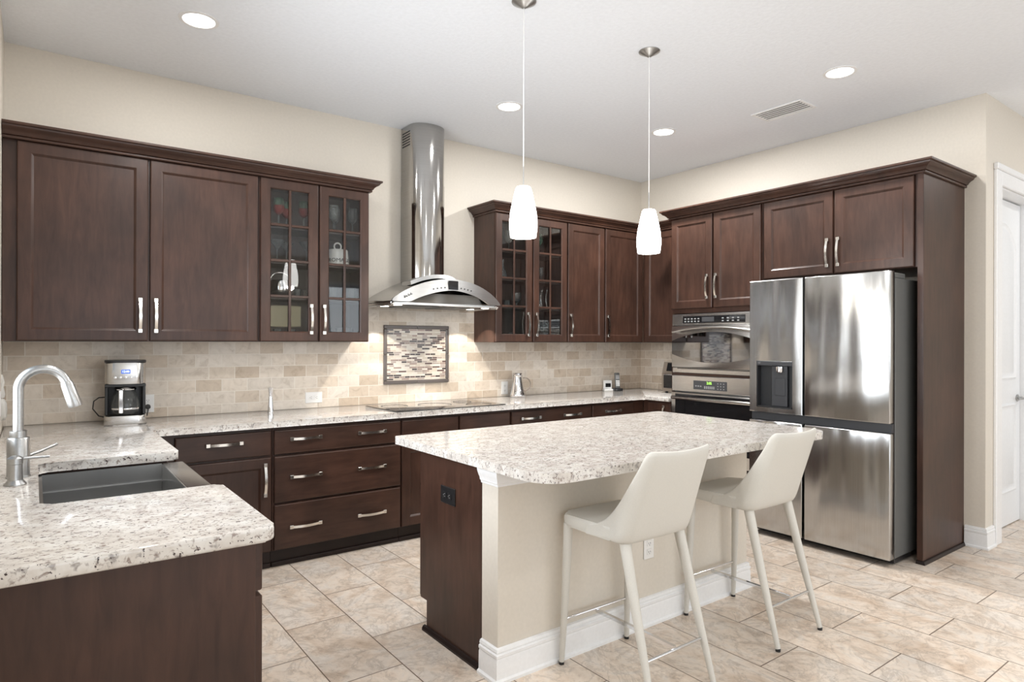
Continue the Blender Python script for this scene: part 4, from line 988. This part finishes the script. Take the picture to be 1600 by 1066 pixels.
# carafe
t = thing('thermal_carafe', 'polished silver thermal carafe with a round handle', 'carafe', (-1.745, -0.125, CT1))
m = MB(); m.lathe([(0.0, 0.0), (0.066, 0.0), (0.072, 0.012), (0.068, 0.026), (0.058, 0.050), (0.040, 0.150), (0.036, 0.178), (0.040, 0.182)], n=32); m.build('body', M['chrome'], t, 45)
m = MB(); m.lathe([(0.037, 0.1785), (0.041, 0.1825), (0.042, 0.196), (0.034, 0.199), (0.034, 0.203), (0.043, 0.206), (0.040, 0.212), (0.0, 0.213)], n=32); m.build('lid', M['chrome'], t, 45)
P = []
for k in range(17): a = pi*0.62-pi*1.22*k/16; P.append((0.055+0.048*cos(a)*1.05+0.012, -0.041*0-0.052*0.6-0.020*cos(a)*0, 0.112+0.056*sin(a)))
P = [(p[0], -0.030*(p[0]/0.1), p[2]) for p in P]
m = MB(); m.tube(P, 0.0055, 10); tag(m.build('handle', M['bronze'], t, 60), 'bronze toned ring handle')

# digital clock/charger + phone
t = thing('desk_clock', 'small white cube charger with a dark screen on the counter', 'charger', (-0.560, -0.070, CT1), math.radians(-25))
m = MB(); m.box(-0.048, 0.048, -0.030, 0.030, 0.0, 0.018, 0.004); m.box(-0.044, 0.044, 0.0, 0.026, 0.018, 0.105, 0.004); m.build('body', M['white_plastic'], t)
m = MB(); m.box(-0.026, 0.030, -0.0035, -0.0005, 0.036, 0.074, 0.001); m.build('screen', M['black_glass'], t)
t = thing('cordless_phone', 'grey cordless phone standing in its black cradle', 'phone', (-0.492, -0.140, CT1), math.radians(-25))
m = MB(); m.prism(rounded([(-0.042, -0.050), (0.042, -0.050), (0.042, 0.045), (-0.042, 0.045)], 0.02), 0.0, 0.026, 'z', 0.005, 2); m.build('cradle', M['black'], t, 40)
m = MB(); m.box(-0.025, 0.025, -0.010, 0.014, 0.0265, 0.180, 0.008, 3)
for v in m.bm.verts: v.co.y += (v.co.z-0.02)*0.16
hs = m.build('handset', M['grey_metal'], t, 40)
def ph(mb, x0, x1, z0, z1):
    mb.box(x0, x1, -0.0125, -0.0108, z0, z1)
m = MB(); ph(m, -0.018, 0.018, 0.118, 0.158)
for v in m.bm.verts: v.co.y += (v.co.z-0.02)*0.16
m.build('screen', M['mark'], hs)
m = MB()
for k in range(3):
    for j in range(4): ph(m, -0.018+k*0.013, -0.008+k*0.013, 0.050+j*0.015, 0.060+j*0.015)
for v in m.bm.verts: v.co.y += (v.co.z-0.02)*0.16
m.build('keypad', M['white_plastic'], hs)
m = MB(); m.cyl((0.014, 0.0, 0.0), 0.0, 0.0, 3) if False else m.box(0.010, 0.020, 0.024, 0.034, 0.150, 0.180, 0.003); m.build('antenna', M['black'], hs)

# toaster oven on the right return
t = thing('toaster_oven', 'bronze countertop toaster oven beside the wall ovens', 'toaster oven', (-0.020, -0.555, CT1), -pi/2)
m = MB(); m.box(0.0, 0.385, -0.300, -0.02, 0.018, 0.200, 0.010, 3); m.build('body', M['bronze'], t, 40)
m = MB(); m.prism([(-0.300, 0.2005), (-0.270, 0.300), (-0.03, 0.300), (-0.02, 0.2005)], 0.004, 0.381, 'x', 0.008, 2); hd = m.build('hood_top', M['bronze'], t, 40)
m = MB(); m.prism([(-0.3015, 0.215), (-0.279, 0.292), (-0.277, 0.292), (-0.2995, 0.215)], 0.06, 0.36, 'x'); m.build('control_glass', M['black_glass'], hd)
m = MB(); m.box(0.028, 0.360, -0.3035, -0.3005, 0.050, 0.175, 0.001); m.build('door_glass', M['black_glass'], t)
m = MB(); m.tube([(0.05, -0.303, 0.183), (0.05, -0.325, 0.183), (0.33, -0.325, 0.183), (0.33, -0.303, 0.183)], 0.006, 8); m.build('handle', M['chrome'], t, 40)
for x in (0.04, 0.345):
    for y in (-0.27, -0.05):
        m = MB(); m.cyl((x, y, 0.0), 0.014, 0.0175, 12); m.build('foot', M['black'], t)

# white plug-in device on an outlet of the left wall
t = thing('plug_in_freshener', 'white plug-in freshener on the left wall above the counter, at the photo edge', 'freshener', (XL+0.0005, -0.50, 0.93), pi/2)
m = MB(); m.box(-0.038, 0.038, -0.006, 0, 0.09, 0.215, 0.003); m.build('wall_plate', M['white_plastic'], t)
m = MB(); m.lathe([(0.0, 0.065), (0.016, 0.068), (0.022, 0.085), (0.024, 0.12), (0.022, 0.155), (0.012, 0.176), (0.0, 0.178)], (0, -0.007, 0), 20)
for v in m.bm.verts: v.co.y = -0.007-abs(v.co.y+0.007)*1.05
m.build('body', M['ceramic'], t, 60)
m = MB(); m.lathe([(0.0, 0.180), (0.013, 0.182), (0.017, 0.20), (0.010, 0.235), (0.014, 0.262), (0.006, 0.300), (0.0, 0.302)], (0, -0.007, 0), 20)
for v in m.bm.verts: v.co.y = -0.007-abs(v.co.y+0.007)*1.05
m.build('vial', M['ceramic'], t, 60)

# ------------------------------------------------------------------ contents of the glass cabinets
def wine_mesh(name, prof, n=22):
    m = MB(); m.lathe(prof, n=n); o = m.build(name, None, None, 60); me = o.data; bpy.data.objects.remove(o); return me
GOB = wine_mesh('goblet', [(0.0, 0.0), (0.032, 0.0), (0.030, 0.004), (0.005, 0.010), (0.004, 0.085), (0.012, 0.092), (0.030, 0.110), (0.037, 0.140), (0.034, 0.180), (0.032, 0.198)])
MARB = wine_mesh('martini_glass', [(0.0, 0.0), (0.034, 0.0), (0.032, 0.004), (0.005, 0.009), (0.004, 0.085), (0.010, 0.095), (0.052, 0.150), (0.053, 0.152)])
TUM = wine_mesh('tumbler', [(0.0, 0.0), (0.030, 0.0), (0.033, 0.010), (0.037, 0.085), (0.0375, 0.087)])
FLU = wine_mesh('flute', [(0.0, 0.0), (0.024, 0.0), (0.022, 0.004), (0.004, 0.009), (0.004, 0.050), (0.014, 0.060), (0.019, 0.090), (0.018, 0.130)])
DEC = wine_mesh('decanter', [(0.0, 0.0), (0.040, 0.0), (0.044, 0.010), (0.036, 0.060), (0.014, 0.110), (0.011, 0.150), (0.018, 0.172)])
BOW = wine_mesh('crystal_goblet', [(0.0, 0.0), (0.036, 0.0), (0.034, 0.005), (0.008, 0.014), (0.008, 0.050), (0.030, 0.062), (0.048, 0.090), (0.052, 0.130), (0.050, 0.165)])
def glass(kind, me, mat, label, x, y, z, group, cat='glass', sc=1.0):
    o = bpy.data.objects.new(kind, me if not me.materials else me.copy())
    if o.data.materials: o.data.materials[0] = mat
    else: o.data.materials.append(mat)
    link(o); o.location = (x, y, z+0.0006); o.scale = (sc, sc, sc); tag(o, label, cat, group); return o
z1_, z2_, z3_, z4_ = UZ0+0.018, SH[0], SH[1], SH[2]
# left glass cabinet, left door
def redgob(x, y, label):
    t = thing('goblet', label, 'glass', (x, y, z4_+0.0006), 0, 'red and green goblets')
    m = MB(); m.lathe([(0.0, 0.0), (0.032, 0.0), (0.030, 0.004), (0.006, 0.010), (0.006, 0.088)], n=18); tag(m.build('stem', M['glassware'], t, 60), 'clear stem and foot')
    m = MB(); m.lathe([(0.006, 0.0885), (0.014, 0.094), (0.032, 0.112), (0.038, 0.140), (0.037, 0.150)], n=22); tag(m.build('bowl', M['red_glassware'], t, 60), 'red lower bowl')
    m = MB(); m.lathe([(0.037, 0.1505), (0.035, 0.175), (0.032, 0.200)], n=22); tag(m.build('rim', M['green_glassware'], t, 60), 'green rim band')
redgob(-3.860, -0.20, 'red and green goblet furthest left on the top shelf left of the hood')
redgob(-3.775, -0.10, 'red and green goblet half hidden behind the muntin on the top shelf')
redgob(-3.685, -0.19, 'red and green goblet on the top shelf beside the cabinet centre stile')
gm = 'martini glasses on the second shelf'
for x, y, l in ((-3.87, -0.20, 'martini glass nearest the hinge side on the shelf below the red goblets'), (-3.775, -0.10, 'martini glass in the middle of the shelf below the red goblets'), (-3.67, -0.205, 'martini glass by the centre stile on the shelf below the red goblets')):
    glass('martini_glass', MARB, M['glassware'], l, x, y, z3_, gm)
t = thing('ice_bucket', 'round silver bucket with a handle on the shelf under the martini glasses', 'bucket', (-3.835, -0.16, z2_+0.0006))
m = MB(); m.lathe([(0.0, 0.0), (0.050, 0.0), (0.072, 0.030), (0.078, 0.070), (0.070, 0.110), (0.066, 0.120), (0.0, 0.121)], n=28); m.build('body', M['chrome'], t, 40)
P = [(0.070*cos(pi*k/14), 0, 0.112+0.062*sin(pi*k/14)) for k in range(15)]
m = MB(); m.tube(P, 0.0035, 8); m.build('bail_handle', M['chrome'], t, 60)
for x, y, l in ((-3.725, -0.19, 'small tumbler beside the silver bucket'), (-3.655, -0.15, 'small tumbler against the centre stile on the silver bucket shelf')):
    glass('tumbler', TUM, M['glassware'], l, x, y, z2_, 'tumblers beside the silver bucket', sc=0.7)
for x, y, l in ((-3.86, -0.18, 'short glass at the hinge side of the bottom shelf left of the hood'), (-3.77, -0.20, 'short glass in the middle of the bottom shelf left of the hood')):
    glass('tumbler', TUM, M['glassware'], l, x, y, z1_, 'short glasses on the bottom shelf', sc=0.8)
# left glass cabinet, right door
gg = 'clear goblets on the top shelf'
for x, y, l in ((-3.475, -0.21, 'clear goblet nearest the centre stile on the top shelf left of the hood'), (-3.425, -0.11, 'clear goblet behind the first one on the top shelf left of the hood'), (-3.320, -0.18, 'clear goblet beside the hood end of the top shelf')):
    glass('goblet', GOB, M['glassware'], l, x, y, z4_, gg)
t = thing('cheese_crock', 'white crock lettered FROMAGE with a ring handle in the glass cabinet', 'crock', (-3.435, -0.185, z3_+0.0006))
m = MB(); m.lathe([(0.0, 0.0), (0.088, 0.0), (0.088, 0.012), (0.082, 0.016), (0.072, 0.118), (0.066, 0.124), (0.0, 0.126)], n=40); dm = m.build('dome', M['ceramic'], t, 40)
P = [(0.026*cos(2*pi*k/20), 0, 0.148+0.026*sin(2*pi*k/20)) for k in range(20)]
m = MB(); rgs = []
for k in range(20):
    a = 2*pi*k/20; rgs.append([((0.026+0.006*cos(b))*cos(a), 0.006*sin(b), 0.148+(0.026+0.006*cos(b))*sin(a)) for b in [2*pi*j/10 for j in range(10)]])
m.loops(rgs, closed=True); m.build('ring_handle', M['ceramic'], t, 60)
me = text_mesh('FROMAGE', 0.036, 0.0006)
for v in me.vertices:
    th = v.co.x/0.080*1.15-pi/2-0.30; z = 0.042+v.co.y; r = 0.0825-(z-0.016)*0.098+0.0010+v.co.z; v.co = (r*cos(th), r*sin(th), z)
me.materials.clear(); me.materials.append(M['ink']); link(bpy.data.objects.new('lettering', me), dm)
for x, y, l in ((-3.475, -0.20, 'crystal tumbler nearest the centre stile under the white crock'), (-3.415, -0.13, 'crystal tumbler behind and right of the first under the white crock'), (-3.335, -0.20, 'crystal tumbler toward the hood under the white crock')):
    glass('tumbler', TUM, M['glassware'], l, x, y, z2_, 'crystal tumblers under the crock')
for x, y, l in ((-3.515, -0.19, 'plain tumbler behind the door handle on the bottom shelf'), (-3.405, -0.17, 'plain tumbler behind the muntin on the bottom shelf'), (-3.335, -0.14, 'plain tumbler at the hood end of the bottom shelf')):
    glass('tumbler', TUM, M['glassware'], l, x, y, z1_, 'plain tumblers on the bottom shelf')
# right glass cabinet
g4 = 'goblets in the cabinet right of the hood'
glass('goblet', GOB, M['green_glassware'], 'green tinted goblet on the top shelf behind the left door, right of the hood', -1.985, -0.17, z4_, g4)
glass('goblet', GOB, M['glassware'], 'clear goblet partly behind the pendant on the top shelf right of the hood', -1.865, -0.15, z4_, g4)
glass('goblet', GOB, M['green_glassware'], 'green tinted goblet on the top shelf behind the right door, right of the hood', -1.545, -0.17, z4_, g4)
glass('decanter', DEC, M['glassware'], 'clear decanter on the second shelf behind the left door', -1.950, -0.17, z3_, 'decanters', 'decanter')
g5 = 'flutes on the second shelf'
for x, y, l in ((-1.635, -0.20, 'slim flute nearest the centre stile on the second shelf'), (-1.585, -0.15, 'slim flute in the middle of the trio on the second shelf'), (-1.530, -0.19, 'slim flute furthest from the hood on the second shelf')):
    glass('flute', FLU, M['glassware'], l, x, y, z3_, g5)
glass('flute', FLU, M['glassware'], 'slim flute on the third shelf behind the left door', -1.975, -0.17, z2_, 'glasses on the third shelf')
glass('tumbler', TUM, M['glassware'], 'small tumbler on the third shelf behind the left door', -1.885, -0.15, z2_, 'glasses on the third shelf', sc=0.7)
glass('crystal_goblet', BOW, M['glassware'], 'footed crystal goblet on the third shelf behind the left door', -1.795, -0.17, z2_, 'glasses on the third shelf', sc=0.8)
glass('decanter', DEC, M['glassware'], 'clear decanter by the centre stile on the third shelf', -1.625, -0.18, z2_, 'decanters', 'decanter')
glass('decanter', DEC, M['glassware'], 'clear decanter beside the other one on the third shelf', -1.525, -0.15, z2_, 'decanters', 'decanter', 0.85)
g6 = 'crystal goblets on the bottom shelf'
for x, y, l in ((-1.620, -0.20, 'large crystal goblet by the centre stile on the bottom shelf'), (-1.545, -0.10, 'large crystal goblet at the back of the bottom shelf'), (-1.470, -0.19, 'large crystal goblet furthest from the hood on the bottom shelf')):
    glass('crystal_goblet', BOW, M['glassware'], l, x, y, z1_, g6)
for x, y, l in ((-1.985, -0.18, 'low glass on the bottom shelf nearest the hood'), (-1.865, -0.18, 'low glass on the bottom shelf behind the left door handle')):
    glass('tumbler', TUM, M['glassware'], l, x, y, z1_, 'low glasses on the bottom shelf right of the hood', sc=0.75)
